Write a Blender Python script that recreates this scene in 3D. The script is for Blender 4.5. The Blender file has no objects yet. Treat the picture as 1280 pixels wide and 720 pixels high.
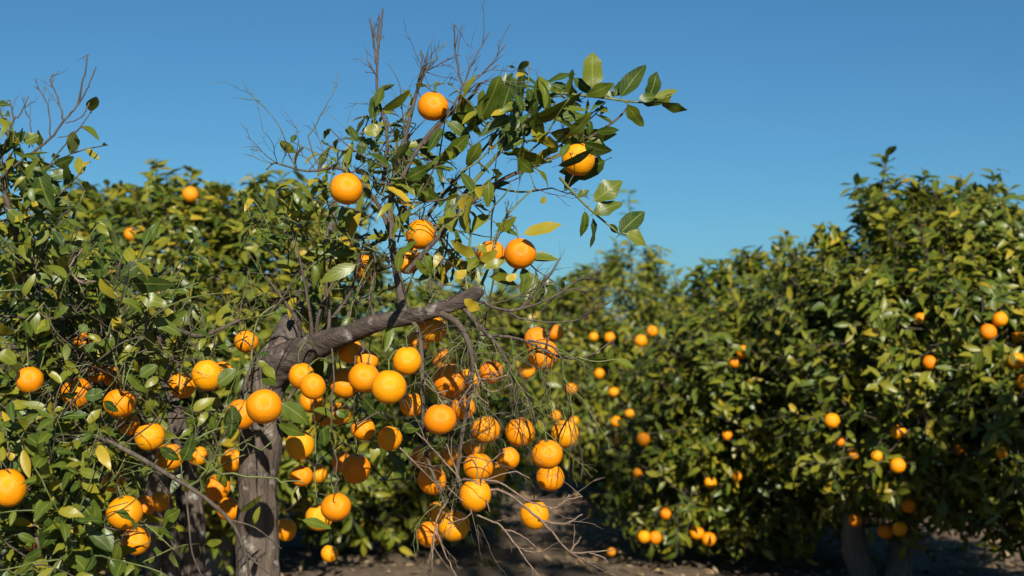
import bpy, math, random
import numpy as np
from mathutils import Vector, Matrix, noise as mnoise

RNG = np.random.default_rng(11)
random.seed(11)
SC = bpy.context.scene
COL = SC.collection
K = 36.0 / 50.0 / 1280.0          # metres per photo pixel at one metre
CAM_H = 1.16
PITCH = math.atan(65 * K)          # the lens looks slightly up: the horizon lies below the middle of the frame
CP, SP = math.cos(PITCH), math.sin(PITCH)
PI = math.pi
R_ = math.radians
SUN_EL, SUN_AZ = R_(31), R_(169)  # azimuth clockwise from +Y: the sun stands behind the camera, a little to its right

def P(x, y, d):
    u = (360 - y) * K * d
    return np.array([(x - 640) * K * d, d * CP - u * SP, CAM_H + d * SP + u * CP])

def to_px(p):
    p = np.asarray(p)
    dy, dz = p[..., 1], p[..., 2] - CAM_H
    d = dy * CP + dz * SP
    u = dz * CP - dy * SP
    return 640 + p[..., 0] / (K * d), 360 - u / (K * d), d

def foot_y(d):
    """photo row at which the flat ground lies at depth d"""
    return 360 + (CAM_H + d * SP) / (K * d * CP)

def unit(v):
    v = np.asarray(v, float)
    n = np.linalg.norm(v, axis=-1, keepdims=True)
    return v / np.maximum(n, 1e-9)

# ------------------------------------------------------------------ materials
def new_mat(name):
    m = bpy.data.materials.new(name)
    m.use_nodes = True
    nt = m.node_tree
    for n in list(nt.nodes):
        nt.nodes.remove(n)
    return m, nt, nt.nodes, nt.links

def math_node(N, L, op, a, b=None, c=None, clamp=False):
    n = N.new('ShaderNodeMath'); n.operation = op; n.use_clamp = clamp
    for i, v in enumerate((a, b, c)):
        if v is None: continue
        if hasattr(v, 'is_output'): L.new(v, n.inputs[i])
        else: n.inputs[i].default_value = v
    return n.outputs[0]

def ramp(N, L, fac, stops, interp='LINEAR'):
    n = N.new('ShaderNodeValToRGB'); cr = n.color_ramp; cr.interpolation = interp
    while len(cr.elements) < len(stops): cr.elements.new(0.5)
    for e, (p, c) in zip(cr.elements, stops):
        e.position = p; e.color = (*c, 1)
    L.new(fac, n.inputs[0])
    return n.outputs[0]

def mixc(N, L, fac, a, b, mode='MIX'):
    n = N.new('ShaderNodeMix'); n.data_type = 'RGBA'; n.blend_type = mode
    for i, v in ((0, fac), (6, a), (7, b)):
        if hasattr(v, 'is_output'): L.new(v, n.inputs[i])
        else: n.inputs[i].default_value = v if i == 0 else (*v, 1)
    return n.outputs[2]

def leaf_material():
    m, nt, N, L = new_mat('citrus_leaf')
    at = N.new('ShaderNodeAttribute'); at.attribute_name = 'leafdata'
    sp = N.new('ShaderNodeSeparateXYZ'); L.new(at.outputs['Vector'], sp.inputs[0])
    s, t, tint = sp.outputs
    geo = N.new('ShaderNodeNewGeometry')
    base = ramp(N, L, tint, [(0.0, (0.009, 0.028, 0.006)), (0.30, (0.026, 0.054, 0.006)), (0.55, (0.072, 0.098, 0.008)),
                             (0.78, (0.150, 0.150, 0.010)), (0.92, (0.31, 0.22, 0.012)), (1.0, (0.38, 0.25, 0.016))])
    a = math_node(N, L, 'ABSOLUTE', s)
    # mottling (chlorosis between the veins)
    tex = N.new('ShaderNodeTexNoise'); tex.inputs['Scale'].default_value = 55; tex.inputs['Detail'].default_value = 3
    L.new(geo.outputs['Position'], tex.inputs['Vector'])
    mot = math_node(N, L, 'MULTIPLY_ADD', tex.outputs['Fac'], 1.5, -0.45, clamp=True)
    base = mixc(N, L, math_node(N, L, 'MULTIPLY', mot, 0.45), base, (0.11, 0.135, 0.018))
    vein_mid = math_node(N, L, 'LESS_THAN', a, 0.075)
    ph = math_node(N, L, 'MULTIPLY_ADD', a, -13.0, math_node(N, L, 'MULTIPLY', t, 46.0))
    sv = math_node(N, L, 'GREATER_THAN', math_node(N, L, 'SINE', ph), 0.86)
    vein = math_node(N, L, 'MAXIMUM', math_node(N, L, 'MULTIPLY', vein_mid, 0.55), math_node(N, L, 'MULTIPLY', sv, 0.12))
    col = mixc(N, L, vein, base, (0.20, 0.22, 0.05))
    col = mixc(N, L, math_node(N, L, 'MULTIPLY', geo.outputs['Backfacing'], 0.45), col, (0.12, 0.15, 0.055))
    bs = N.new('ShaderNodeBsdfPrincipled')
    L.new(col, bs.inputs['Base Color'])
    rough = math_node(N, L, 'MULTIPLY_ADD', geo.outputs['Backfacing'], 0.22, math_node(N, L, 'MULTIPLY_ADD', tex.outputs['Fac'], 0.2, 0.29))
    L.new(rough, bs.inputs['Roughness'])
    bs.inputs['Specular IOR Level'].default_value = 0.34
    bmp = N.new('ShaderNodeBump'); bmp.inputs['Strength'].default_value = 0.05; bmp.inputs['Distance'].default_value = 0.002
    L.new(math_node(N, L, 'SINE', ph), bmp.inputs['Height']); L.new(bmp.outputs[0], bs.inputs['Normal'])
    tr = N.new('ShaderNodeBsdfTranslucent')
    L.new(mixc(N, L, 1.0, col, (1.5, 1.6, 0.55), 'MULTIPLY'), tr.inputs['Color'])
    mx = N.new('ShaderNodeMixShader'); mx.inputs[0].default_value = 0.22
    L.new(bs.outputs[0], mx.inputs[1]); L.new(tr.outputs[0], mx.inputs[2])
    out = N.new('ShaderNodeOutputMaterial'); L.new(mx.outputs[0], out.inputs[0])
    return m

def bark_material(name, c0, c1, c2, vs=9.0, hs=60.0, bump=0.9, lichen=0.0, dist=0.008, along=2):
    m, nt, N, L = new_mat(name)
    tc = N.new('ShaderNodeTexCoord')
    mp = N.new('ShaderNodeMapping'); mp.inputs['Scale'].default_value = tuple(vs if i == along else hs for i in range(3))
    L.new(tc.outputs['Object'], mp.inputs[0])
    n1 = N.new('ShaderNodeTexNoise'); n1.inputs['Scale'].default_value = 1.0; n1.inputs['Detail'].default_value = 8; n1.inputs['Roughness'].default_value = 0.65
    L.new(mp.outputs[0], n1.inputs['Vector'])
    n2 = N.new('ShaderNodeTexNoise'); n2.inputs['Scale'].default_value = 14; n2.inputs['Detail'].default_value = 4
    L.new(tc.outputs['Object'], n2.inputs['Vector'])
    col = ramp(N, L, n1.outputs['Fac'], [(0.30, c0), (0.5, c1), (0.70, c2)])
    col = mixc(N, L, math_node(N, L, 'MULTIPLY_ADD', n2.outputs['Fac'], 1.6, -0.55, clamp=True), col, tuple(0.72 * v for v in c1))
    if lichen:
        n3 = N.new('ShaderNodeTexNoise'); n3.inputs['Scale'].default_value = 30; n3.inputs['Detail'].default_value = 5
        L.new(tc.outputs['Object'], n3.inputs['Vector'])
        col = mixc(N, L, math_node(N, L, 'MULTIPLY_ADD', n3.outputs['Fac'], 6.0, -3.6, clamp=True), col, (0.34, 0.31, 0.27))
    bs = N.new('ShaderNodeBsdfPrincipled'); L.new(col, bs.inputs['Base Color'])
    bs.inputs['Roughness'].default_value = 0.85; bs.inputs['Specular IOR Level'].default_value = 0.25
    b = N.new('ShaderNodeBump'); b.inputs['Strength'].default_value = bump; b.inputs['Distance'].default_value = dist
    L.new(n1.outputs['Fac'], b.inputs['Height']); L.new(b.outputs[0], bs.inputs['Normal'])
    out = N.new('ShaderNodeOutputMaterial'); L.new(bs.outputs[0], out.inputs[0])
    return m

def peel_material():
    m, nt, N, L = new_mat('orange_peel')
    tc = N.new('ShaderNodeTexCoord'); oi = N.new('ShaderNodeObjectInfo')
    add = N.new('ShaderNodeVectorMath'); add.operation = 'ADD'
    L.new(tc.outputs['Object'], add.inputs[0]); L.new(oi.outputs['Location'], add.inputs[1])
    v = N.new('ShaderNodeTexVoronoi'); v.inputs['Scale'].default_value = 22
    L.new(add.outputs[0], v.inputs['Vector'])
    n = N.new('ShaderNodeTexNoise'); n.inputs['Scale'].default_value = 1.6; n.inputs['Detail'].default_value = 4
    L.new(add.outputs[0], n.inputs['Vector'])
    n2 = N.new('ShaderNodeTexNoise'); n2.inputs['Scale'].default_value = 9; n2.inputs['Detail'].default_value = 6; n2.inputs['Roughness'].default_value = 0.7
    L.new(add.outputs[0], n2.inputs['Vector'])
    f = math_node(N, L, 'MULTIPLY_ADD', oi.outputs['Random'], 0.7, math_node(N, L, 'MULTIPLY_ADD', n.outputs['Fac'], 0.6, -0.05))
    col = ramp(N, L, f, [(0.15, (0.64, 0.168, 0.0015)), (0.55, (0.68, 0.220, 0.0015)), (0.95, (0.69, 0.266, 0.002))])
    spot = math_node(N, L, 'MULTIPLY_ADD', n2.outputs['Fac'], 9.0, -5.95, clamp=True)
    col = mixc(N, L, math_node(N, L, 'MULTIPLY', spot, 0.75), col, (0.26, 0.12, 0.03))
    bs = N.new('ShaderNodeBsdfPrincipled'); L.new(col, bs.inputs['Base Color'])
    bs.inputs['Roughness'].default_value = 0.36; bs.inputs['Specular IOR Level'].default_value = 0.26
    bs.inputs['Subsurface Weight'].default_value = 0.0
    b = N.new('ShaderNodeBump'); b.inputs['Strength'].default_value = 0.28; b.inputs['Distance'].default_value = 0.02
    L.new(v.outputs['Distance'], b.inputs['Height']); L.new(b.outputs[0], bs.inputs['Normal'])
    out = N.new('ShaderNodeOutputMaterial'); L.new(bs.outputs[0], out.inputs[0])
    return m

def soil_material():
    m, nt, N, L = new_mat('orchard_soil')
    geo = N.new('ShaderNodeNewGeometry')
    def nz(sc, det, rough=0.6):
        n = N.new('ShaderNodeTexNoise'); n.inputs['Scale'].default_value = sc; n.inputs['Detail'].default_value = det
        n.inputs['Roughness'].default_value = rough; L.new(geo.outputs['Position'], n.inputs['Vector']); return n.outputs['Fac']
    a, b, c = nz(0.9, 6), nz(7, 8, 0.7), nz(45, 6, 0.7)
    col = ramp(N, L, a, [(0.3, (0.085, 0.059, 0.039)), (0.5, (0.150, 0.110, 0.074)), (0.72, (0.250, 0.192, 0.134))])
    col = mixc(N, L, math_node(N, L, 'MULTIPLY_ADD', b, 2.2, -0.75, clamp=True), col, (0.11, 0.078, 0.052))
    col = mixc(N, L, math_node(N, L, 'MULTIPLY_ADD', c, 3.0, -1.55, clamp=True), col, (0.36, 0.29, 0.20))
    bs = N.new('ShaderNodeBsdfPrincipled'); L.new(col, bs.inputs['Base Color']); bs.inputs['Roughness'].default_value = 0.95
    bs.inputs['Specular IOR Level'].default_value = 0.1
    bp = N.new('ShaderNodeBump'); bp.inputs['Strength'].default_value = 1.0; bp.inputs['Distance'].default_value = 0.05
    L.new(math_node(N, L, 'ADD', b, math_node(N, L, 'MULTIPLY', c, 0.4)), bp.inputs['Height']); L.new(bp.outputs[0], bs.inputs['Normal'])
    out = N.new('ShaderNodeOutputMaterial'); L.new(bs.outputs[0], out.inputs[0])
    return m

def plain_noise_material(name, c0, c1, scale, rough=0.8, spec=0.3):
    m, nt, N, L = new_mat(name)
    geo = N.new('ShaderNodeNewGeometry')
    n = N.new('ShaderNodeTexNoise'); n.inputs['Scale'].default_value = scale; n.inputs['Detail'].default_value = 6
    L.new(geo.outputs['Position'], n.inputs['Vector'])
    col = ramp(N, L, n.outputs['Fac'], [(0.35, c0), (0.65, c1)])
    bs = N.new('ShaderNodeBsdfPrincipled'); L.new(col, bs.inputs['Base Color']); bs.inputs['Roughness'].default_value = rough
    bs.inputs['Specular IOR Level'].default_value = spec
    out = N.new('ShaderNodeOutputMaterial'); L.new(bs.outputs[0], out.inputs[0])
    return m

M_LEAF = leaf_material()
M_BARK = bark_material('grey_citrus_bark', (0.030, 0.024, 0.020), (0.090, 0.073, 0.061), (0.165, 0.138, 0.118), lichen=1.0, bump=1.0)
M_TRUNK = bark_material('furrowed_trunk_bark', (0.018, 0.013, 0.010), (0.098, 0.074, 0.056), (0.200, 0.160, 0.126), vs=5.0, hs=42.0, lichen=1.0, bump=1.0, dist=0.016)
M_BOUGH = bark_material('dark_bough_bark', (0.018, 0.013, 0.011), (0.068, 0.051, 0.041), (0.135, 0.106, 0.086), vs=14.0, hs=52.0, lichen=1.0, bump=1.0, dist=0.012, along=0)
M_BARK_FAR = bark_material('far_citrus_bark', (0.07, 0.055, 0.045), (0.15, 0.125, 0.10), (0.22, 0.19, 0.155))  # bark shared by all trees except the two near ones
M_TWIG = bark_material('brown_twig_bark', (0.032, 0.025, 0.020), (0.075, 0.058, 0.043), (0.13, 0.105, 0.08), vs=30, hs=120, bump=0.4)
M_GREEN = plain_noise_material('green_twig', (0.060, 0.075, 0.022), (0.12, 0.13, 0.040), 60, 0.6)
M_DEAD = bark_material('bare_dead_twig', (0.075, 0.052, 0.038), (0.155, 0.108, 0.078), (0.28, 0.21, 0.15), vs=40, hs=150, bump=0.3)
M_PEEL = peel_material()
M_CALYX = plain_noise_material('calyx_green', (0.05, 0.075, 0.02), (0.11, 0.12, 0.035), 200, 0.6)
M_SOIL = soil_material()
M_DRY = plain_noise_material('dry_leaf_litter', (0.14, 0.085, 0.04), (0.33, 0.24, 0.13), 9, 0.85)
M_HILL = plain_noise_material('scrub_hillside', (0.030, 0.040, 0.018), (0.075, 0.070, 0.040), 0.35, 0.95, 0.1)

# ------------------------------------------------------------------ mesh building
class MB:
    def __init__(self):
        self.v, self.f, self.mi, self.data, self.n = [], [], [], [], 0
    def add(self, verts, quads, mat, data=None):
        verts = np.asarray(verts, np.float32).reshape(-1, 3)
        quads = np.asarray(quads, np.int64).reshape(-1, 4)
        self.v.append(verts); self.f.append(quads + self.n); self.n += len(verts)
        self.mi.append(np.full(len(quads), mat, np.int32))
        self.data.append(np.zeros((len(verts), 3), np.float32) if data is None else np.asarray(data, np.float32).reshape(-1, 3))
    def build(self, name, mats, parent=None, smooth=True, origin=(0, 0, 0)):
        v = np.concatenate(self.v) - np.asarray(origin, np.float32)
        f = np.concatenate(self.f); mi = np.concatenate(self.mi); da = np.concatenate(self.data)
        me = bpy.data.meshes.new(name)
        me.vertices.add(len(v)); me.vertices.foreach_set('co', v.ravel())
        me.loops.add(f.size); me.loops.foreach_set('vertex_index', f.ravel().astype(np.int32))
        me.polygons.add(len(f)); me.polygons.foreach_set('loop_start', np.arange(0, f.size, 4, dtype=np.int32))
        me.polygons.foreach_set('loop_total', np.full(len(f), 4, np.int32))
        me.polygons.foreach_set('material_index', mi)
        me.polygons.foreach_set('use_smooth', np.full(len(f), smooth))
        a = me.attributes.new('leafdata', 'FLOAT_VECTOR', 'POINT'); a.data.foreach_set('vector', da.ravel())
        for m in mats: me.materials.append(m)
        me.update(calc_edges=True)
        o = bpy.data.objects.new(name, me); COL.objects.link(o)
        o.location = origin
        if parent is not None:
            o.parent = parent
            o.location = Vector(origin) - parent.location
        return o

def leaf_template(ts, petiole=0.14):
    ts = np.asarray(ts, float)
    w = np.sin(PI * np.clip(ts, 0, 1) ** 0.85) ** 0.8
    w = np.where(ts <= 0, 0.035, np.maximum(w, 0.0)); w[-1] = 0.015
    rows = [(s, t, ww) for t, ww in zip(ts, w) for s in (-1, 0, 1)]
    arr = np.array(rows)
    q = []
    for i in range(len(ts) - 1):
        for j in range(2):
            a = i * 3 + j
            q.append((a, a + 1, a + 4, a + 3))
    return arr, np.array(q)

TPL = {2: leaf_template([-0.16, 0.0, 0.10, 0.24, 0.40, 0.56, 0.72, 0.86, 0.95, 1.0]),
       1: leaf_template([-0.12, 0.02, 0.25, 0.55, 0.85, 1.0]),
       0: leaf_template([0.0, 0.30, 0.72, 1.0])}

def add_leaves(mb, base, dirn, nrm, length, ratio, tint, lod=2, curl=None, fold=None, mat=0):
    base = np.asarray(base, float).reshape(-1, 3); n = len(base)
    if n == 0: return
    y = unit(dirn); nrm = np.asarray(nrm, float)
    x = unit(np.cross(y, nrm)); z = np.cross(x, y)
    L = np.broadcast_to(np.asarray(length, float), (n,)); Wd = L * np.broadcast_to(np.asarray(ratio, float), (n,)) * 0.5
    curl = RNG.uniform(-0.15, 0.62, n) if curl is None else np.broadcast_to(curl, (n,))
    fold = RNG.uniform(0.12, 0.6, n) if fold is None else np.broadcast_to(fold, (n,))
    arr, q = TPL[lod]
    s, t, w = arr[:, 0], arr[:, 1], arr[:, 2]
    ph = RNG.uniform(0, 6.28, (n, 1)); wav = RNG.uniform(0.0, 0.42, (n, 1)); side = RNG.uniform(-0.16, 0.16, (n, 1))
    lx = s * w * Wd[:, None] + side * L[:, None] * t ** 2
    ly = t * L[:, None] * (1 - 0.22 * np.abs(curl[:, None]) * t)
    lz = (-curl[:, None] * np.sign(t) * t ** 2 * L[:, None] + fold[:, None] * np.abs(s) * w * Wd[:, None]
          + wav * np.sin(t * 11 + ph) * s * w * Wd[:, None])
    co = base[:, None] + lx[..., None] * x[:, None] + ly[..., None] * y[:, None] + lz[..., None] * z[:, None]
    da = np.empty((n, len(arr), 3)); da[..., 0] = s; da[..., 1] = t; da[..., 2] = np.broadcast_to(np.asarray(tint, float), (n,))[:, None]
    qq = (q[None] + (np.arange(n) * len(arr))[:, None, None]).reshape(-1, 4)
    mb.add(co, qq, mat, da)

def smooth_path(pts, sub=4):
    pts = np.asarray(pts, float)
    if len(pts) < 3 or sub <= 1: return pts
    p = np.vstack([2 * pts[0] - pts[1], pts, 2 * pts[-1] - pts[-2]])
    out = []
    for i in range(1, len(p) - 2):
        for k in range(sub):
            t = k / sub
            out.append(0.5 * ((2 * p[i]) + (-p[i-1] + p[i+1]) * t + (2*p[i-1] - 5*p[i] + 4*p[i+1] - p[i+2]) * t*t + (-p[i-1] + 3*p[i] - 3*p[i+1] + p[i+2]) * t**3))
    out.append(p[-2])
    return np.array(out)

def add_tube(mb, pts, rad, sides=6, mat=0, rough=0.0, cap=True):
    pts = np.asarray(pts, float); rad = np.asarray(rad, float)
    n = len(pts)
    tg = unit(np.gradient(pts, axis=0))
    up = np.array([0.31, 0.87, 0.38]);
    a = unit(np.cross(tg, up)); b = np.cross(tg, a)
    ang = np.arange(sides) / sides * 2 * PI
    ca, sa = np.cos(ang), np.sin(ang)
    rr = np.repeat(rad[:, None], sides, 1)
    if rough:
        for i in range(n):
            for j in range(sides):
                q = Vector(pts[i]) * 9 + Vector((ca[j], sa[j], 0)) * 1.3
                rr[i, j] *= 1 + rough * (mnoise.noise(q) + 0.5 * mnoise.noise(q * 2.7))
    co = pts[:, None] + rr[..., None] * (ca[None, :, None] * a[:, None] + sa[None, :, None] * b[:, None])
    q = []
    for i in range(n - 1):
        for j in range(sides):
            q.append((i*sides + j, i*sides + (j+1) % sides, (i+1)*sides + (j+1) % sides, (i+1)*sides + j))
    co = co.reshape(-1, 3)
    if cap:
        co = np.vstack([co, pts[-1] + tg[-1] * rad[-1] * 0.4])
        c = len(co) - 1
        for j in range(0, sides - 1, 2):
            q.append(((n-1)*sides + j, (n-1)*sides + (j+1) % sides, (n-1)*sides + (j+2) % sides, c))
    mb.add(co, q, mat)

def rand_unit(n=None):
    v = RNG.normal(size=(3,) if n is None else (n, 3))
    return unit(v)

def bare_spray(mb, p0, d0, length, r0, levels=2, mat=1, kids=5, spread=0.6, wob=0.25, droop=0.0, sides=4):
    """A twig that wanders and forks, each fork thinner and shorter."""
    n = 7
    pts = [np.asarray(p0, float)]; d = unit(d0)
    for i in range(n):
        d = unit(d + rand_unit() * wob * 0.6 + np.array([0, 0, -droop]))
        pts.append(pts[-1] + d * length / n)
    pts = np.array(pts)
    add_tube(mb, pts, np.linspace(r0, r0 * 0.4, len(pts)), sides, mat)
    if levels > 0:
        for k in range(kids):
            i = RNG.integers(2, n + 1)
            dd = unit(pts[i] - pts[i-1]); side = unit(np.cross(dd, rand_unit()))
            bare_spray(mb, pts[i], dd + side * spread * RNG.uniform(0.6, 1.3), length * RNG.uniform(0.25, 0.55), r0 * 0.6, levels - 1, mat, max(2, kids - 2), spread, wob, droop, sides)
    return pts

# ------------------------------------------------------------------ tags
def tag(o, label=None, cat=None, group=None, kind=None):
    if label: o['label'] = label
    if cat: o['category'] = cat
    if group: o['group'] = group
    if kind: o['kind'] = kind
    return o

def empty(name, loc):
    o = bpy.data.objects.new(name, None); COL.objects.link(o)
    o.location = Vector([float(v) for v in loc]); o.empty_display_size = 0.2
    return o

# ------------------------------------------------------------------ the list of oranges
# x, y, radius in photo pixels, depth offset (m), tree, label
G_A = 'oranges hanging from the near tree'
G_B = 'oranges on the leafy tree at the left'
NEAR = [
 (541,133,19.5,0.00,'A','highest orange on the near tree, crossed by bare twigs against the sky'),
 (433,236,20.5,-.05,'A','clean orange standing free against sky, left of the upright branch'),
 (526,293,19,  0.00,'A','clean round orange right of the upright branch, above a half hidden one'),
 (510,325,17,  0.00,'A','half hidden orange tucked just under the clean one beside the upright branch'),
 (614,317,18,  0.08,'A','orange mostly covered by yellow leaves, touching the clean one against the sky'),
 (650,317,20,  0.00,'A','clean bright orange against the sky above the bough tip'),
 (723,199,21,  0.22,'A','orange split by a dark leaf beneath the far right leafy sprig'),
 (459,334,17,  0.10,'A','shaded reddish orange buried in leaves left of the upright branch'),
 (308,427,15,  0.00,'B','single small orange hanging just left of the trunk fork'),
 (106,426,14,  0.10,'B','reddish orange peeking out of leaves, upper left, hanging alone'),
 (37,475,17,   0.00,'B','orange striped by twig shadows, first of the left row of three'),
 (96,491,19,   0.00,'B','middle orange of the left row of three, a leaf at its right side'),
 (149,504,19.5,-.02,'B','last orange of the left row of three, leaf tip across its cheek'),
 (121,466,13,  0.30,'B','small dark orange behind leaves above the left row of three'),
 (141,471,13,  0.34,'B','small dim orange in shade, right neighbour of another above the left row'),
 (161,530,14,  0.15,'B','small partly hidden orange between two big ones on the left tree'),
 (187,546,19,  -.02,'B','orange crossed by thin twig shadows directly above the grey arching branch'),
 (212,571,18,  0.10,'B','orange half behind a leaf, touching the grey arching branch from above'),
 (228,481,17,  0.02,'B','orange left of the large pair near the trunk fork, leaf below it'),
 (259,469,19,  -.05,'B','large front orange of the overlapping pair left of the trunk fork'),
 (276,466,15,  0.12,'B','rear orange of the overlapping pair left of the trunk fork'),
 (330,508,22.5,-.10,'A','big clean orange hanging in front of the trunk below the fork'),
 (301,518,19,  0.02,'A','shaded orange behind the big clean one at the trunk, leaf before it'),
 (10,610,23,   -.05,'B','large orange cut by the left picture edge, leaf covering its corner'),
 (156,641,22.5,-.05,'B','large low orange on the left tree with a smaller one pressed beside it'),
 (177,634,16,  0.12,'B','smaller orange pressed against the right side of a large low one'),
 (170,676,18,  0.05,'B','lowest lit orange of the left tree, half in dark shadow'),
 (46,684,14,   0.15,'B','dark orange almost buried in leaves at the bottom left'),
 (141,602,14,  0.35,'B','deeply shaded brown looking orange below the grey arching branch'),
 (247,570,13,  0.30,'B','small sliver of orange right of the half covered one, behind a leaf'),
 (291,575,15,  0.20,'A','narrow lit slice of orange beside the dark shadowed edge of the trunk'),
 (272,610,16,  0.20,'A','upper orange of the shaded pair just left of the lower trunk'),
 (286,636,16,  0.10,'A','lower orange of the shaded pair just left of the lower trunk'),
 (199,627,13,  0.40,'B','dark orange hanging before the grey stems right of the large low pair'),
 (377,470,16.5,0.00,'A','upper left orange of the little cluster right of the trunk fork'),
 (391,483,16,  -.02,'A','front orange of the little cluster right of the trunk fork'),
 (389,502,15,  0.12,'A','shaded lowest orange of the little cluster right of the trunk fork'),
 (438,439,16,  0.02,'A','shaded orange tucked up against the underside of the bough, leftmost there'),
 (459,451,14,  0.22,'A','small lit orange behind others just below the middle of the bough'),
 (430,479,18.5,0.04,'A','shaded left orange of the tight trio below the bough'),
 (455,472,20,  -.02,'A','middle orange of the tight trio below the bough, half in shadow'),
 (486,484,22,  -.08,'A','right orange of the tight trio below the bough, large round shadow on it'),
 (509,451,18,  0.00,'A','orange with round shadow on it, hanging alone beneath the bough'),
 (425,517,14,  0.10,'A','small orange half covered by a leaf under the tight trio'),
 (403,521,13,  0.18,'A','tiny glimpse of orange among leaves right of the trunk'),
 (454,536,15,  0.00,'A','left one of two small clean oranges side by side under the trio'),
 (487,548,15.5,0.00,'A','right one of two small clean oranges side by side under the trio'),
 (375,556,18,  0.00,'A','orange dappled by leaf shadow just right of the trunk'),
 (377,595,14,  0.00,'A','small clean orange near the trunk, under the dappled one'),
 (397,592,13,  0.18,'A','dim orange behind the small clean one near the trunk'),
 (445,586,18.5,0.00,'A','brown shaded orange with a small bright spot, hanging on a long twig'),
 (427,577,13,  0.20,'A','small lit orange peeping from behind the brown shaded one'),
 (420,634,19,  -.03,'A','speckled orange hanging low on a long twig above bare soil'),
 (399,647,17.5,0.08,'A','orange behind the low speckled one, long leaf across its front'),
 (412,692,11,  0.00,'A','small lone orange hanging lowest above bare soil'),
 (357,662,14,  0.20,'A','very dark orange beside the lower trunk with one lit spot'),
 (540,411,18.5,0.00,'A','shaded orange pressed against the bough underside, lit only at its top'),
 (522,427,14,  0.12,'A','orange mostly hidden behind the shaded one at the bough underside'),
 (554,450,14,  0.16,'A','small lit orange above the big brown shaded one'),
 (562,476,21,  -.04,'A','big brown orange fully in the shade of the bough'),
 (584,475,15,  0.12,'A','orange showing a lit edge behind the big brown shaded one'),
 (614,465,15,  0.02,'A','orange tangled in a nest of thin twigs, right of the brown one'),
 (515,506,15,  0.04,'A','orange just left of the hanging dark vertical twig, thin shadows on it'),
 (579,509,15,  0.06,'A','orange behind the right shoulder of a big clean one, twigs across'),
 (550,524,20.5,-.06,'A','big clean orange beside the hanging vertical twig, notch of shadow at left'),
 (608,537,18,  -.02,'A','first clean orange in the line of three hanging right'),
 (650,540,18.5,-.02,'A','middle clean orange in the line of three hanging right'),
 (706,542,17.5,0.00,'A','last clean orange in the line of three, on a long thin stalk'),
 (592,560,13,  0.12,'A','small orange just under the first of the line of three'),
 (563,570,14,  0.10,'A','orange netted by dead twigs above the lower tangle'),
 (528,571,15,  0.20,'A','dark shaded orange left of the hanging vertical twig, low down'),
 (540,600,18,  -.03,'A','clean round orange left of the dead twig tangle'),
 (598,584,19,  0.00,'A','top orange of the stacked pair in the dead twig tangle'),
 (619,591,14,  0.12,'A','small slice of orange right of the stacked pair in the tangle'),
 (635,573,14.5,0.02,'A','small clean orange right of the tangle, a twig in front'),
 (594,619,20,  -.06,'A','bottom orange of the stacked pair in the tangle, ringed by twig shadows'),
 (547,640,14,  0.04,'A','upper small orange of the low bunch beneath the dead twig tangle'),
 (537,668,17,  -.03,'A','lowest orange of the low bunch, twig running down over it'),
 (567,657,20,  0.02,'A','brown shaded orange of the low bunch, lit only at its top'),
 (668,643,18,  0.00,'A','lone orange behind long dead twigs above dark soil'),
 (684,568,19.5,-.03,'A','upper orange of the touching pair below the line of three'),
 (688,597,17.5,0.00,'A','lower orange of the touching pair below the line of three'),
 (679,443,19.5,-.03,'A','front orange streaked with twig shadows right of the bough tip'),
 (671,425,16,  0.10,'A','orange behind the streaked one right of the bough tip'),
 (694,416,11,  0.30,'A','tiny orange up and right of the streaked one'),
 (658,463,11,  0.30,'A','tiny orange among leaves under the streaked one'),
]
G_C = 'oranges on the tree behind the near one'
G_D = 'oranges on the middle background tree'
G_E = 'oranges on the wide background tree'
G_F = 'oranges on the background tree at the right'
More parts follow.
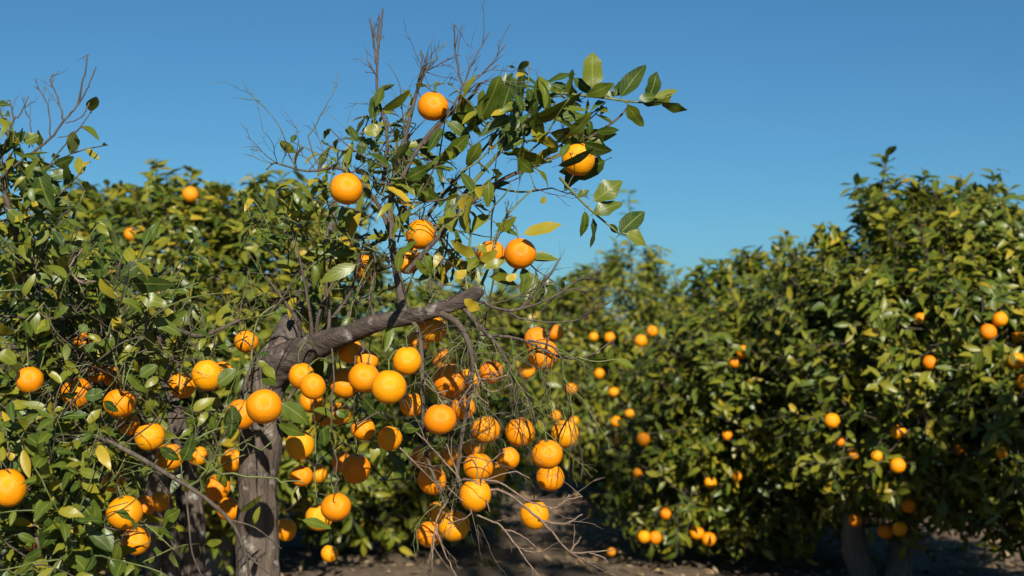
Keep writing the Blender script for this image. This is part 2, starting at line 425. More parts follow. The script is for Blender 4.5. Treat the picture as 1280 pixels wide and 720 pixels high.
FAR = [
 (238,243,10,'C','reddish orange at the very top of the tree behind the near one'),
 (163,293,8,'C','half hidden orange below the treetop behind, left of the topmost one'),
 (714,486,7.5,'D','bright blurred orange just right of the hanging long stalk'),
 (742,421,6,'D','dim blurred orange left of a brighter one beside the dead twig tip'),
 (762,422,7,'D','blurred orange touching the tip of the right pointing dead twig'),
 (749,467,6.5,'D','blurred orange below the right pointing dead twig'),
 (767,490,6.5,'D','flat lit blurred orange, midway between others on the middle tree'),
 (695,520,7,'D','blurred orange just above the orange on the long stalk'),
 (770,527,7,'D','upper blurred orange of a vertical pair low on the middle tree'),
 (772,552,6.5,'D','lower blurred orange of a vertical pair low on the middle tree'),
 (787,517,6,'D','dark red blurred orange up and right of the vertical pair'),
 (718,526,6,'D','dim orange peeping out right above the long stalked orange'),
 (801,426,8,'E','lower brighter orange of the pair high on the left side of its tree'),
 (815,414,7,'E','upper orange of the pair high on the left side of its tree'),
 (929,440,9,'E','bright orange high on the wide tree with a darker one beneath'),
 (918,453,7,'E','dark orange just below the bright high one on the wide tree'),
 (804,549,8.5,'E','bright round orange low at the left edge of the wide tree'),
 (909,544,6.5,'E','narrow leaf covered orange in the middle of the wide tree'),
 (797,591,6.5,'E','small orange at the left lower edge of the wide tree'),
 (888,603,8,'E','orange between dark leaves low on the wide tree'),
 (921,594,7.5,'E','orange right of another among the low leaves of the wide tree'),
 (832,642,7,'E','orange hanging alone near the bottom skirt of the wide tree'),
 (871,666,9,'E','brightest orange near the ground with a dark one beside it'),
 (886,674,9,'E','dark shaded orange next to the bright one near the ground'),
 (805,671,8,'E','left dark orange of the pair hanging over shadowed soil'),
 (819,672,8,'E','right dark orange of the pair hanging over shadowed soil'),
 (764,690,6,'E','small orange by the tips of the long dead twigs'),
 (1250,399,9.5,'F','upper orange of the high pair near the right picture edge'),
 (1235,415,10.5,'F','lower orange of the high pair near the right picture edge'),
 (1271,421,7,'F','small orange behind leaves under the high pair at the right edge'),
 (1270,451,11,'F','orange with a dark crease under the high pair at the right'),
 (1281,478,10,'F','orange cut in half by the right picture edge'),
 (1162,453,9,'F','leaf covered orange alone in the bright middle of the right tree'),
 (1150,398,7,'F','tiny orange speck high in the sunlit leaves of the right tree'),
 (1123,540,10,'F','round clean orange alone in the dark middle of the right tree'),
 (1040,526,10,'F','orange crossed by leaves at the left side of the right tree'),
 (1050,552,6,'F','tiny orange just under the leaf crossed one'),
 (1067,567,7,'F','small dim orange right below the tiny one on the right tree'),
 (1096,570,7.5,'F','red dim orange left under the round clean one'),
 (1122,582,10,'F','dark shaded orange directly below the round clean one'),
 (1136,632,9,'F','orange among dark leaves up and right of the right trunk'),
 (1125,661,9,'F','lit orange hanging just over the right trunk'),
 (1107,664,10,'F','dark orange against the right trunk, beside a lit one'),
 (1069,650,9,'F','orange left of the right trunk above its forked stem'),
 (1198,563,6.5,'F','small orange in deep shade right of the clean one'),
 (1252,566,7,'F','small reddish orange in deep shade near the right edge'),
]

def near_depth(r):
    return float(np.clip(3.2 * (18.5 / r) ** 0.5, 2.8, 3.8))
FRUIT_SHIFT = {'A': 0.0, 'B': 0.0}
near_pos = []
DEPTH = {(37,475): 2.86, (121,466): 3.38, (141,471): 3.38, (199,627): 3.66, (46,684): 3.15, (276,466): 3.25, (584,475): 3.42, (562,476): 3.32, (540,411): 3.15, (430,479): 3.34, (438,439): 3.26, (445,586): 3.45, (567,657): 3.16, (455,472): 3.10, (377,470): 3.14, (391,483): 3.08, (486,484): 2.98, (459,451): 3.22, (509,451): 3.02,
         (454,536): 3.22, (487,548): 3.20, (375,556): 3.22, (377,595): 3.26, (515,506): 3.20, (579,509): 3.20, (614,465): 3.12}   # fruit that hang behind the bough, in its shade
for (x, y, r, off, tr, lab) in NEAR:
    d = near_depth(r) + off * 0.6
    d = DEPTH.get((x, y), d - (0.12 if tr == 'B' else 0))
    near_pos.append([x, y, r, d])
# push overlapping fruit apart in depth
def fr(q): return q[2] * K * q[3]
for it in range(60):
    moved = False
    for i in range(len(near_pos)):
        for j in range(i):
            a, b = near_pos[i], near_pos[j]
            dist = np.linalg.norm(P(a[0], a[1], a[3]) - P(b[0], b[1], b[3]))
            need = (fr(a) + fr(b)) * 0.985
            if dist < need:
                if a[3] < b[3]: a, b = b, a
                a[3] += 0.012; b[3] -= 0.004; moved = True
    if not moved: break
near_pos = [(x, y, r, d) for x, y, r, d in near_pos]

FRUIT3 = [(P(x, y, d), r * K * d) for x, y, r, d in near_pos]
WOOD3 = [(P(x, y, d), .055) for x, y, d in ((193,610,3.9),(200,650,3.92),(204,700,3.95),(234,610,3.95),(238,650,3.98),(237,700,4.0),(322,640,3.3),(320,680,3.3),(320,720,3.3))]
SUN_V = np.array([math.sin(SUN_AZ) * math.cos(SUN_EL), math.cos(SUN_AZ) * math.cos(SUN_EL), math.sin(SUN_EL)])

def hides_near_fruit(base, tip, keep=0.10):
    """leaves that would hang straight in front of a fruit the photo shows clear"""
    mid = (base + tip) / 2
    bad = np.zeros(len(base), bool)
    for q in (mid, base * 0.25 + tip * 0.75, base*0.7 + tip*0.3):
        x, y, d = to_px(q)
        for (fx, fy, r, fd) in near_pos:
            bad |= ((x - fx) ** 2 + (y - fy) ** 2 < (r + 7) ** 2) & (d < fd + 0.03)
    dark = np.zeros(len(base), bool)
    for c, R in FRUIT3:
        v = mid - c; t = v @ SUN_V
        dark |= (t > 0) & (t < 0.42) & (np.linalg.norm(v - t[:, None] * SUN_V, axis=1) < R * 0.95)
    for c, R in WOOD3:
        v = mid - c; t = v @ SUN_V
        dark |= (t > 0) & (t < 1.6) & (np.linalg.norm(v - t[:, None] * SUN_V, axis=1) < R)
    return (bad & (RNG.random(len(base)) > keep)) | (dark & (RNG.random(len(base)) < 0.72))

# ------------------------------------------------------------------ oranges as objects
def orange_mesh(seed):
    rr = np.random.default_rng(seed)
    nu, nv = 40, 24
    v, q = [], []
    for i in range(nv + 1):
        th = PI * (0.004 + 0.992 * i / nv)
        for j in range(nu):
            ph = 2 * PI * j / nu
            z = math.cos(th); s = math.sin(th)
            rad = 1 - 0.05 * math.exp(-((th) / 0.22) ** 2) - 0.02 * math.exp(-((PI - th) / 0.16) ** 2)
            rad *= 1 + 0.035 * mnoise.noise(Vector((s*math.cos(ph)*1.4 + seed*7, s*math.sin(ph)*1.4, z*1.4)))
            v.append((rad*s*math.cos(ph), rad*s*math.sin(ph), rad*z*(0.93 + 0.035*seed)))
    for i in range(nv):
        for j in range(nu):
            q.append((i*nu + j, (i+1)*nu + j, (i+1)*nu + (j+1) % nu, i*nu + (j+1) % nu))
    m = MB(); m.add(v, q, 0)
    o = m.build('orange', [M_PEEL]); return o
protos = [orange_mesh(s) for s in range(4)]
def stalk_mesh():
    m = MB()
    pts = np.array([(0, 0, 0.90), (0.01, 0, 1.05), (0.05, 0.01, 1.3), (0.06, 0.03, 1.6)])
    add_tube(m, pts, [0.075, 0.055, 0.045, 0.045], 7, 0)
    for k in range(5):
        a = 2*PI*k/5
        c, s = math.cos(a), math.sin(a); c2, s2 = math.cos(a + .5), math.sin(a + .5); c0, s0 = math.cos(a - .5), math.sin(a - .5)
        m.add([(0, 0, 0.965), (0.10*c0, 0.10*s0, 0.955), (0.23*c, 0.23*s, 0.955), (0.10*c2, 0.10*s2, 0.955)], [(0, 1, 2, 3)], 0)
    return m.build('stalk', [M_CALYX])
stalk_proto = stalk_mesh()
STALK_TOPS = {'A': [], 'B': []}
def place_orange(i, pos, rad, label, group, with_stalk, tree=None):
    o = protos[i % 4].copy(); o.name = 'orange'
    COL.objects.link(o)
    o.location = Vector([float(v) for v in pos]); o.scale = (rad,) * 3
    o.rotation_euler = (RNG.uniform(-0.28, 0.28), RNG.uniform(-0.28, 0.28), RNG.uniform(0, 6.28))
    tag(o, label, 'orange', group)
    if with_stalk:
        s = stalk_proto.copy(); s.name = 'stalk'; COL.objects.link(s); s.parent = o
        mat = Matrix.LocRotScale(o.location, o.rotation_euler, o.scale)
        STALK_TOPS[tree].append((np.array(mat @ Vector((0.06, 0.03, 1.58))), rad))
    return o
for i, ((x, y, r, d), row) in enumerate(zip(near_pos, NEAR)):
    place_orange(i, P(x, y, d), r * K * d, row[5], G_A if row[4] == 'A' else G_B, True, row[4])

# ------------------------------------------------------------------ near tree (A)
def px_path(pts, d0=None, sub=4):
    out = [P(*(p if len(p) > 2 else (*p, d0))) for p in pts]
    return smooth_path(out, sub)

def limb(name, parent, pts, radpx, mat=M_BARK, sides=12, rough=0.10, sub=6, origin=None, cut=False):
    """pts (x, y, depth) in photo pixels, radii in pixels; linked as one part"""
    m = MB()
    path = px_path(pts, None, sub)
    rp = np.interp(np.linspace(0, len(pts) - 1, len(path)), range(len(pts)), radpx)
    add_tube(m, path, rp * K * path[:, 1], sides, 0, rough)
    return m.build(name, [mat], parent, origin=parent.location), path

def twig(m, pts, r0, r1, mat, d=None, sides=5, sub=4, wob=0.0):
    path = px_path(pts, d, sub)
    if wob: path[1:-1] += RNG.normal(size=(len(path) - 2, 3)) * wob
    rp = np.linspace(r0, r1, len(path))
    add_tube(m, path, rp * K * path[:, 1], sides, mat)
    return path

SKEL = {'A': [], 'B': []}
A = empty('orange_tree', P(335, foot_y(3.36), 3.36) * np.array([1, 1, 0]))
tag(A, 'near orange tree with grey trunk and thick bare bough reaching out over hanging fruit', 'tree', 'orange trees of the orchard')
_, pt = limb('trunk', A, [(338,foot_y(3.38)+8,3.38),(324,980,3.37),(316,880,3.36),(320,740,3.35),(322,640,3.34),(325,550,3.33),(328,500,3.33),(340,462,3.33),(362,430,3.34)],
             [46,37,31,28,26,25,26,27,20], sides=28, rough=0.22, sub=10, mat=M_TRUNK); SKEL['A'].append(pt)
_, pt = limb('bough', A, [(328,492,3.33),(352,454,3.30),(388,436,3.25),(430,419,3.18),(470,404,3.13),(520,394,3.09),(560,383,3.06),(588,371,3.04),(600,362,3.03)],
             [18,25,18,12.5,10.8,10,9.2,8.4,8], sides=20, rough=0.24, sub=9, mat=M_BOUGH); SKEL['A'].append(pt)
_, pt = limb('limb', A, [(345,455,3.36),(360,415,3.46),(372,378,3.60),(392,345,3.72),(410,298,3.82),(418,250,3.88)], [22,17,8,6,4.5,3]); SKEL['A'].append(pt)
_, pt = limb('limb', A, [(505,392,3.10),(498,350,3.11),(491,310,3.12),(488,262,3.14),(494,215,3.16),(508,165,3.17),(520,118,3.18),(533,84,3.18)],
             [7,5.4,4.6,4.2,3.6,2.8,2.2,1.4], sides=10, mat=M_TWIG); SKEL['A'].append(pt)
_, pt = limb('limb', A, [(552,392,3.05),(572,404,3.03),(586,430,3.02),(591,458,3.03),(586,500,3.06),(576,555,3.08),(572,600,3.08),(582,628,3.06)],
             [4.6,4.2,3.8,3.3,2.8,2.5,2.3,1.8], sides=8, mat=M_TWIG); SKEL['A'].append(pt)
_, pt = limb('limb', A, [(516,400,3.09),(525,425,3.06),(528,470,3.06),(529,520,3.08),(532,565,3.09),(545,602,3.08),(556,630,3.07)],
             [3.2,2.9,2.8,2.7,2.4,2.1,1.6], sides=8, mat=M_TWIG); SKEL['A'].append(pt)
_, pt = limb('limb', A, [(575,380,3.05),(602,410,3.04),(625,436,3.04),(642,473,3.06),(662,500,3.10),(672,545,3.12)], [3.6,3.1,2.6,2.2,1.8,1.2], sides=8, mat=M_TWIG); SKEL['A'].append(pt)

crown = MB()   # leaves (material 0) and the live twigs that carry them (1 brown, 2 green)
B_, G_ = 1, 2
def tw(pts, r0, r1, mat=B_, d=3.15, key='A', m=None, **k):
    p = twig(m or crown, pts, r0, r1, mat, d, **k); SKEL[key].append(p); return p
tw([(490,300),(474,258),(445,222),(420,210),(385,214),(352,206)], 3, 1.2, d=3.14)
tw([(352,206),(342,204),(333,212)], 1.2, 1.0, d=3.14)
tw([(402,212),(392,195),(385,170)], 1.2, .7, d=3.14); tw([(372,213),(362,195),(356,178)], 1.2, .7, d=3.14)
tw([(497,232),(520,190),(548,155),(585,125),(600,105)], 3.2, 2.0, d=3.12)
tw([(508,340,3.12),(545,300,3.10),(580,262,3.10),(622,228,3.10),(665,208,3.12),(706,190,3.14),(740,170,3.15),(770,150,3.16),(786,133,3.16)], 3.6, 1.2)
tw([(545,300,3.10),(575,250,3.12),(612,205,3.12),(648,165,3.12),(672,138,3.12),(692,119,3.12)], 3, 1.6, G_)
tw([(512,315,3.18),(540,262,3.22),(575,220,3.24),(610,180,3.24),(630,150,3.24)], 2.6, 1.3)
tw([(490,290,3.2),(512,262,3.25),(555,240,3.28),(600,232,3.30),(650,240,3.3),(690,235,3.3)], 2.4, 1.0, G_)
tw([(600,360,3.03),(612,330,3.05),(622,290,3.08),(640,262,3.1),(668,235,3.1)], 2.2, 1.0, G_)
tw([(585,370,3.05),(582,335,3.06),(588,290,3.08),(575,255,3.1)], 2.2, 1.0, G_)
tw([(535,392,3.1),(540,350,3.12),(556,320,3.12),(560,290,3.14)], 2.0, 1.0)
tw([(470,403,3.15),(462,372,3.2),(470,330,3.24),(458,295,3.24)], 2.4, 1.2)
tw([(430,418,3.2),(440,380,3.26),(462,345,3.3),(500,330,3.3)], 2.4, 1.0)
for q in ([(388,440,3.24),(389,405,3.2),(380,350,3.18),(372,310,3.18)], [(396,432,3.22),(398,395,3.2),(418,350,3.2),(445,318,3.2)],
          [(386,436,3.26),(372,402,3.22),(352,372,3.2),(332,345,3.2)], [(405,428,3.22),(412,400,3.2),(408,352,3.2),(420,300,3.22)],
          [(392,430,3.26),(425,385,3.3),(440,360,3.3),(455,300,3.3)]):
    tw(q, 3.2, 1.1)
tw([(352,380,3.2),(338,385,3.2),(322,400,3.18),(316,430,3.12),(312,470,3.08)], 1.8, 1.0, G_)
tw([(660,425,3.05),(690,433,3.05),(703,450,3.05)], 1.6, 1.2)
tw([(703,450,3.05),(705,480,3.07),(714,512,3.12),(708,526,3.18)], 1.4, 1.2, G_)
tw([(600,418,3.04),(650,424,3.05),(700,446,3.06),(735,445,3.07),(768,424,3.07)], 2.2, 0.9)
tw([(720,446,3.06),(745,452,3.06),(770,449,3.06)], 1.1, 0.8, G_)
tw([(592,458,3.03),(600,480,3.03),(606,520,3.06)], 1.3, 1.0, G_)
tw([(420,418,3.2),(413,470,3.16),(416,530,3.14),(418,590,3.1),(421,614,3.06)], 1.3, .9, B_, wob=.006)
tw([(452,420,3.16),(447,470,3.12),(445,520,3.12),(445,566,3.4)], 1.2, .8, B_, wob=.006)
tw([(395,440,3.2),(372,482,3.3),(358,502,3.3)], 3.6, 2.0)

# ---- hand placed leaves: base, tip, apparent width (px), tint, depth, droop
def hand_leaf(m, x0, y0, x1, y1, w, tint, d=3.12, dd=0.0, curl=None, fold=None, flip=0):
    b, t = P(x0, y0, d), P(x1, y1, d + dd)
    L = np.linalg.norm(t - b); y = (t - b) / L
    W = max(0.36 * L, w * K * d * 1.12)
    roll = math.acos(min(1.0, w * K * d / W)) * random.choice((-1, 1))
    view = unit(-(b + t) / 2 + np.array([0, 0, CAM_H]))
    z = unit(view - y * np.dot(view, y)); x = np.cross(y, z)
    n = z * math.cos(roll) + x * math.sin(roll)
    if flip: n = -n
    add_leaves(m, [b], [y], [n], [L], [W * 1.1 / L], [tint], 2, curl=np.array([RNG.uniform(0.05, 0.42) if curl is None else curl]),
               fold=np.array([RNG.uniform(0.02, 0.18) if fold is None else fold]))

# sprig against the sky, top right
sprig = MB()
tw([(672,138,3.12),(690,118,3.12),(725,119,3.12),(775,125,3.12),(800,128,3.12),(828,128,3.12)], 2.2, 1.1, G_, m=sprig)
tw([(775,125),(786,130),(783,140)], 1.1, .8, G_, d=3.12, m=sprig)
for a in [(741,110,739,61,25,.62,3.11),(736,117,722,91,15,.12,3.14),(733,119,771,104,15,.50,3.10),(776,121,804,77,20,.22,3.12),(768,121,783,95,13,.15,3.14),
          (810,124,826,91,18,.14,3.12),(798,124,826,117,11,.3,3.1),(818,122,849,111,10,.62,3.1),(826,128,861,144,11,.55,3.12),(784,131,804,160,15,.52,3.1),
          (750,121,770,113,10,.2,3.15),(700,118,686,109,9,.7,3.12),(720,119,700,113,10,.35,3.13),(802,127,836,128,12,.25,3.15),(829,127,842,119,8,.6,3.1)]:
    hand_leaf(sprig, *a)
sprig.build('leafy_sprig', [M_LEAF, M_TWIG, M_GREEN], A, origin=A.location)
sprig = MB()
tw([(700,222,3.12),(714,238,3.1),(738,262,3.1),(752,274,3.1),(775,293,3.1)], 2.0, 1.1, G_, m=sprig)
for a in [(742,251,781,224,23,.55,3.09),(741,268,779,247,17,.42,3.08),(731,264,735,298,10,.42,3.1),(741,272,747,311,6,.1,3.1),(775,292,806,257,22,.12,3.11),(783,292,813,298,16,.66,3.08),
          (722,246,736,236,9,.35,3.1),(772,291,762,279,8,.3,3.1)]:
    hand_leaf(sprig, *a)
sprig.build('leafy_sprig', [M_LEAF, M_TWIG, M_GREEN], A, origin=A.location)

HAND_A = [  # around the split orange, top middle drooping leaves, yellow leaves, singles below the bough
 (688,166,776,182,22,.50,3.22),(731,180,763,199,16,.25,3.02),(698,207,747,194,10,.16,2.93),(756,201,702,230,26,.24,3.24),(700,196,712,176,9,.4,2.96),(735,190,700,236,20,.16,3.16),(655,152,735,132,15,.42,3.08),(738,140,712,178,13,.5,3.07),
 (735,150,742,170,9,.2,3.1),(745,165,775,160,10,.35,3.1),(672,165,690,190,10,.9,3.08),(640,185,682,215,15,.6,3.08),(668,215,640,200,12,.45,3.06),
 (576,116,586,176,17,.40,3.10),(566,140,580,176,12,.10,3.14),(625,94,600,165,22,.36,3.08),(604,112,596,150,9,.55,3.08),(640,96,628,148,17,.12,3.10),(650,131,651,81,11,.10,3.12),(634,120,632,86,9,.12,3.12),
 (660,148,612,176,26,.10,3.16),(640,170,664,146,22,.08,3.18),(668,122,662,182,13,.42,3.06),(672,98,682,144,17,.38,3.08),(686,112,676,100,10,.2,3.1),(660,110,672,150,12,.1,3.14),
 (690,148,735,142,14,.35,3.12),(560,152,590,172,14,.36,3.12),(586,168,552,205,16,.44,3.08),(600,178,585,210,15,.5,3.08),(553,160,532,190,11,.3,3.1),
 (478,137,520,122,11,.62,3.12),(472,118,460,148,12,.28,3.12),(478,108,470,134,11,.45,3.1),(455,165,478,160,15,.72,3.1),(450,188,462,168,10,.25,3.12),(446,178,440,152,8,.2,3.12),
 (350,176,368,194,11,.68,3.15),(540,205,585,182,13,.4,3.1),(505,225,545,205,14,.34,3.1),(520,235,550,255,15,.42,3.1),(655,292,703,279,14,.86,3.03),(676,254,684,246,7,.86,3.06),
 (595,318,557,309,13,.86,3.02),(560,262,570,290,17,.7,3.04),(575,265,590,290,14,.72,3.06),(570,348,582,336,11,.96,3.02),(598,388,581,372,13,.97,2.98),(632,350,648,343,9,.93,3.0),(612,346,640,346,10,.72,3.0),
 (600,325,625,316,12,.84,2.98),(604,334,634,326,11,.70,2.98),(598,305,610,318,9,.8,3.0),(520,325,535,345,9,.6,3.05),(500,312,498,340,11,.55,3.03),(530,318,545,345,10,.5,3.06),(622,288,650,276,11,.66,3.06),
 (765,436,760,452,9,.45,3.07),(770,449,796,457,8,.6,3.06),(764,452,768,470,6,.5,3.06),(738,448,760,444,6,.4,3.07),(290,506,292,551,20,.18,2.92,),(352,504,392,525,20,.44,3.05),(348,530,382,545,13,.5,3.05),
 (436,512,424,526,8,.3,3.02),(404,535,408,560,15,.26,3.05),(420,515,437,520,10,.4,3.02),(378,650,416,659,11,.55,3.0),(455,498,480,530,18,.08,3.30),(672,525,680,540,7,.8,3.04),(668,530,682,541,6,.6,3.1),
 (345,480,325,465,14,.42,3.05),(272,480,296,462,17,.46,2.95),(282,488,302,470,12,.4,2.98),(300,640,330,620,7,.66,3.05),(318,655,322,632,7,.7,3.05),(258,680,278,676,9,.66,2.98),(205,660,223,636,14,.5,2.9),
 (478,500,462,535,18,.05,3.32),(482,640,492,700,14,.42,5.2)]
HAND_A.pop()
for a in HAND_A: hand_leaf(crown, *a)

def fill_leaves(m, blobs, n, lod=2, size=(38, 62), tints=(0.35, 0.16), yellow=0.08, droop=0.35, ratio=(0.36, 0.48), keep=0.10, stems=True, key='A'):
    """short leafy shoots spread through ellipsoids given in photo pixels + depth; leaves hang off each shoot"""
    wsum = sum(b[6] for b in blobs)
    for (cx, cy, d, rx, ry, rd, wt) in blobs:
        ns = max(1, int(round(n * wt / wsum / 6)))
        for _ in range(ns):
            u = rand_unit() * RNG.random() ** 0.4
            c = P(cx + u[0] * rx, cy - u[2] * ry, d + u[1] * rd)
            out = unit(u * np.array([1, 0.7, 1]) + rand_unit() * 0.8 + np.array([0, -0.15, 0.35]))
            k = RNG.integers(4, 9); L = RNG.uniform(0.10, 0.22)
            pts = [c]; dd = out
            for i in range(k):
                dd = unit(dd + rand_unit() * 0.22); pts.append(pts[-1] + dd * L / k)
            pts = np.array(pts)
            if stems:
                add_tube(m, pts, np.linspace(0.0022, 0.0012, len(pts)), 4, G_ if RNG.random() < .6 else B_)
            SKEL[key].append(pts[:1])
            ax = unit(np.diff(pts, axis=0)); ax = np.vstack([ax, ax[-1]])
            ang = RNG.uniform(0, 6.28) + np.arange(len(pts)) * 2.4
            ref = unit(np.cross(ax, rand_unit(len(pts)))); oth = np.cross(ax, ref)
            rad = ref * np.cos(ang)[:, None] + oth * np.sin(ang)[:, None]
            dirn = unit(ax * 0.55 + rad * 0.85 + np.array([0, 0, -droop]) + rand_unit(len(pts)) * 0.25)
            nrm = unit(np.array([.08, -0.5, 0.6]) + ax * 0.4 + rand_unit(len(pts)) * 0.62)
            ln = RNG.uniform(*size, len(pts)) * K * 3.2
            tt = np.clip(RNG.normal(tints[0] + RNG.normal() * 0.10, tints[1], len(pts)), 0, 0.8)
            tt = np.where(RNG.random(len(pts)) < yellow, RNG.uniform(0.78, 1.0, len(pts)), tt)
            ok = ~hides_near_fruit(pts, pts + dirn * ln[:, None], keep)
            if ok.any():
                add_leaves(m, pts[ok], dirn[ok], nrm[ok], ln[ok], RNG.uniform(*ratio, ok.sum()), tt[ok], lod)

fill_leaves(crown, [(500,250,3.25,62,60,.22,5),(560,235,3.2,60,50,.2,4),(470,310,3.25,50,40,.2,3),(640,205,3.16,55,32,.12,2.4),(600,150,3.2,45,32,.14,1.6),(560,300,3.2,45,35,.15,2),
                    (450,200,3.2,35,35,.15,1)], 215, yellow=0.10, tints=(0.44, 0.18), droop=0.6, ratio=(.25, .38), size=(20, 50))
fill_leaves(crown, [(495,240,3.2,50,70,.15,3),(455,200,3.2,40,40,.12,1.5),(640,180,3.15,50,30,.1,1.5)], 110, size=(14, 34), yellow=.06, tints=(.45, .18), ratio=(.28, .42))
fill_leaves(crown, [(610,310,3.12,40,30,.1,2),(640,225,3.14,60,25,.1,1)], 40, yellow=0.35, tints=(0.55, .15), size=(28, 46))
fill_leaves(crown, [(400,320,3.35,60,55,.25,4),(430,390,3.4,50,25,.2,2),(350,340,3.4,40,50,.2,2),(360,250,3.35,30,40,.2,1)], 230, size=(18, 34), yellow=0.2, tints=(.56, .15), droop=0.2)
fill_leaves(crown, [(400,545,3.5,45,40,.15,2),(470,520,3.6,60,40,.15,2),(590,500,3.6,60,50,.15,1.5),(450,600,3.7,60,30,.2,1)], 70, size=(28, 44), yellow=0.08, tints=(.38, .15))

# fine twiggy growth on the live branches
def sprinkle_twigs(m, key, n, length=(0.05, 0.16), r=0.0013, mats=(B_, G_), box=None, droop=0.0, levels=1):
    pool = np.vstack([p for p in SKEL[key] if len(p) > 2])
    if box is not None:
        x, y, _ = to_px(pool); pool = pool[(x > box[0]) & (x < box[2]) & (y > box[1]) & (y < box[3])]
    for i in RNG.integers(0, len(pool), n):
        d = unit(rand_unit() + np.array([0, 0, 0.35 - droop]))
        bare_spray(m, pool[i], d, RNG.uniform(*length), r * RNG.uniform(0.8, 1.3), levels, random.choice(mats), 3, 0.8, 0.3, droop * 0.1)
sprinkle_twigs(crown, 'A', 115, box=(330, 60, 720, 390), levels=2)
sprinkle_twigs(crown, 'A', 90, box=(500, 395, 720, 640), levels=2, droop=0.9)
sprinkle_twigs(crown, 'A', 16, box=(340, 330, 460, 440), levels=1)

def hang_twigs(m, key, maxd=0.9):
    pool = np.vstack(SKEL[key])
    for (p, rad) in STALK_TOPS[key]:
        v = pool - p
        cost = np.linalg.norm(v, axis=1) + np.where(v[:, 2] < -0.10, 0.1, 0) + np.abs(v[:, 0]) * 0.4
        q = pool[np.argmin(cost)]
        if np.linalg.norm(q - p) > 0.24: q = p + np.array([RNG.uniform(-.05, .05), .04, .09])
        mid = p * 0.5 + q * 0.5 + rand_unit() * 0.012 + np.array([0, 0, 0.02])
        m1 = p * 0.8 + q * 0.2 + np.array([0, 0, 0.012]) + rand_unit() * 0.006
        path = smooth_path([p, m1, mid, q], 4)
        add_tube(m, path, np.linspace(0.0017, 0.0022, len(path)), 5, random.choice((B_, G_)))
hang_twigs(crown, 'A')
crown.build('crown', [M_LEAF, M_TWIG, M_GREEN], A, origin=A.location)

# ---- dead twigs of the near tree, one part per spray
def dead(paths, r0=1.7, r1=0.8, sprays=(), parent=A, mat=M_DEAD, wob=0.0008, fray=8, frl=(0.03, 0.09)):
    m = MB(); pool = []
    for p in paths:
        pool.append(twig(m, p, r0, r1, 0, 3.08, sides=5, sub=5, wob=wob)); r0 *= 0.8
    pool = np.vstack(pool)
    for i in RNG.integers(len(pool) // 5, len(pool), fray):
        t = unit(pool[min(i + 1, len(pool) - 1)] - pool[i - 1])
        bare_spray(m, pool[i], t + unit(np.cross(t, rand_unit())) * 0.6, RNG.uniform(*frl), 0.00095, 1, 0, 2, 0.6, 0.16)
    return m.build('dead_twig', [mat], parent, origin=parent.location)
dead([[(582,628,3.06),(622,612,3.04),(660,636,3.02),(690,665,3.01),(712,689,3.0),(740,690,3.0),(768,687,3.0)], [(672,650,3.02),(705,655,3.02),(728,643,3.02)], [(712,689,3.0),(722,678,3.0),(726,671,3.0)],
      [(735,690,3.0),(752,696,3.0),(760,703,3.0)], [(712,690,3.0),(730,700,3.0),(744,704,3.0)]], 2.2, .8, fray=5)
dead([[(575,615,3.06),(590,640,3.05),(622,655,3.03),(640,675,3.02),(658,700,3.01),(674,720,3.0)], [(630,662,3.03),(650,668,3.03),(670,684,3.03)], [(645,682,3.02),(662,690,3.02),(680,689,3.02)]], 1.7, .8, fray=5)
dead([[(556,630,3.07),(546,650,3.03),(541,690,3.0),(540,712,3.0)], [(545,660,3.02),(556,690,3.0),(572,724,3.0)], [(541,670,3.02),(538,700,3.0)]], 1.5, .8, fray=4)
dead([[(578,600,3.06),(620,602,3.04),(665,628,3.03),(695,634,3.03),(712,618,3.03)], [(698,632,3.03),(712,624,3.03),(728,621,3.03)], [(600,602,3.05),(640,590,3.04),(662,598,3.04)]], 1.6, .75, fray=6)
dead([[(590,372,3.04),(630,388,3.03),(665,382,3.03),(700,366,3.03),(722,350,3.03),(745,347,3.03)], [(650,386,3.03),(675,362,3.03),(700,322,3.03)], [(690,371,3.03),(715,362,3.03),(736,366,3.03)],
      [(630,388,3.03),(660,400,3.03),(710,402,3.03),(735,395,3.03)], [(610,382,3.03),(650,370,3.03),(690,352,3.03)]], 2.2, 0.9, mat=M_TWIG, fray=22, frl=(0.05, 0.12))
dead([[(478,230,3.14),(484,170,3.14),(472,120,3.13),(472,60,3.13),(474,18,3.13)], [(471,80,3.13),(466,45,3.13),(462,22,3.13)], [(473,60,3.13),(477,30,3.13),(478,10,3.13)], [(472,95,3.13),(466,88,3.13),(460,76,3.13)]], 2.4, 1.0, mat=M_TWIG, fray=16, frl=(0.02, 0.05))
dead([[(530,180,3.12),(560,145,3.10),(578,110,3.09),(590,80,3.09),(612,40,3.09)], [(578,110,3.09),(570,72,3.09),(568,30,3.09)], [(575,115,3.09),(605,90,3.09),(632,56,3.09)], [(565,138,3.09),(600,104,3.09),(662,103,3.09)],
      [(590,98,3.09),(608,90,3.09),(624,81,3.09)]], 1.8, 0.7, mat=M_TWIG, fray=18)
dead([[(520,118,3.18),(530,88,3.16),(535,65,3.16)], [(524,105,3.17),(527,80,3.16),(526,62,3.16)], [(530,92,3.16),(542,78,3.16),(548,72,3.16)], [(500,190,3.16),(480,140,3.15),(470,128,3.15)], [(505,170,3.16),(502,130,3.15),(500,108,3.15)]], 1.8, 0.8, mat=M_TWIG, fray=10)
dead([[(556,632,3.07),(575,600,3.04),(600,608,3.02),(612,640,3.02)], [(575,600,3.04),(565,575,3.03),(558,555,3.02)], [(575,600,3.02),(540,560,3.02),(520,540,3.03)], [(560,610,3.03),(590,640,3.02),(560,655,3.02)],
      [(600,608,3.02),(606,585,3.0),(622,570,3.0)]], 1.7, 0.9, fray=14, frl=(0.04, 0.09))
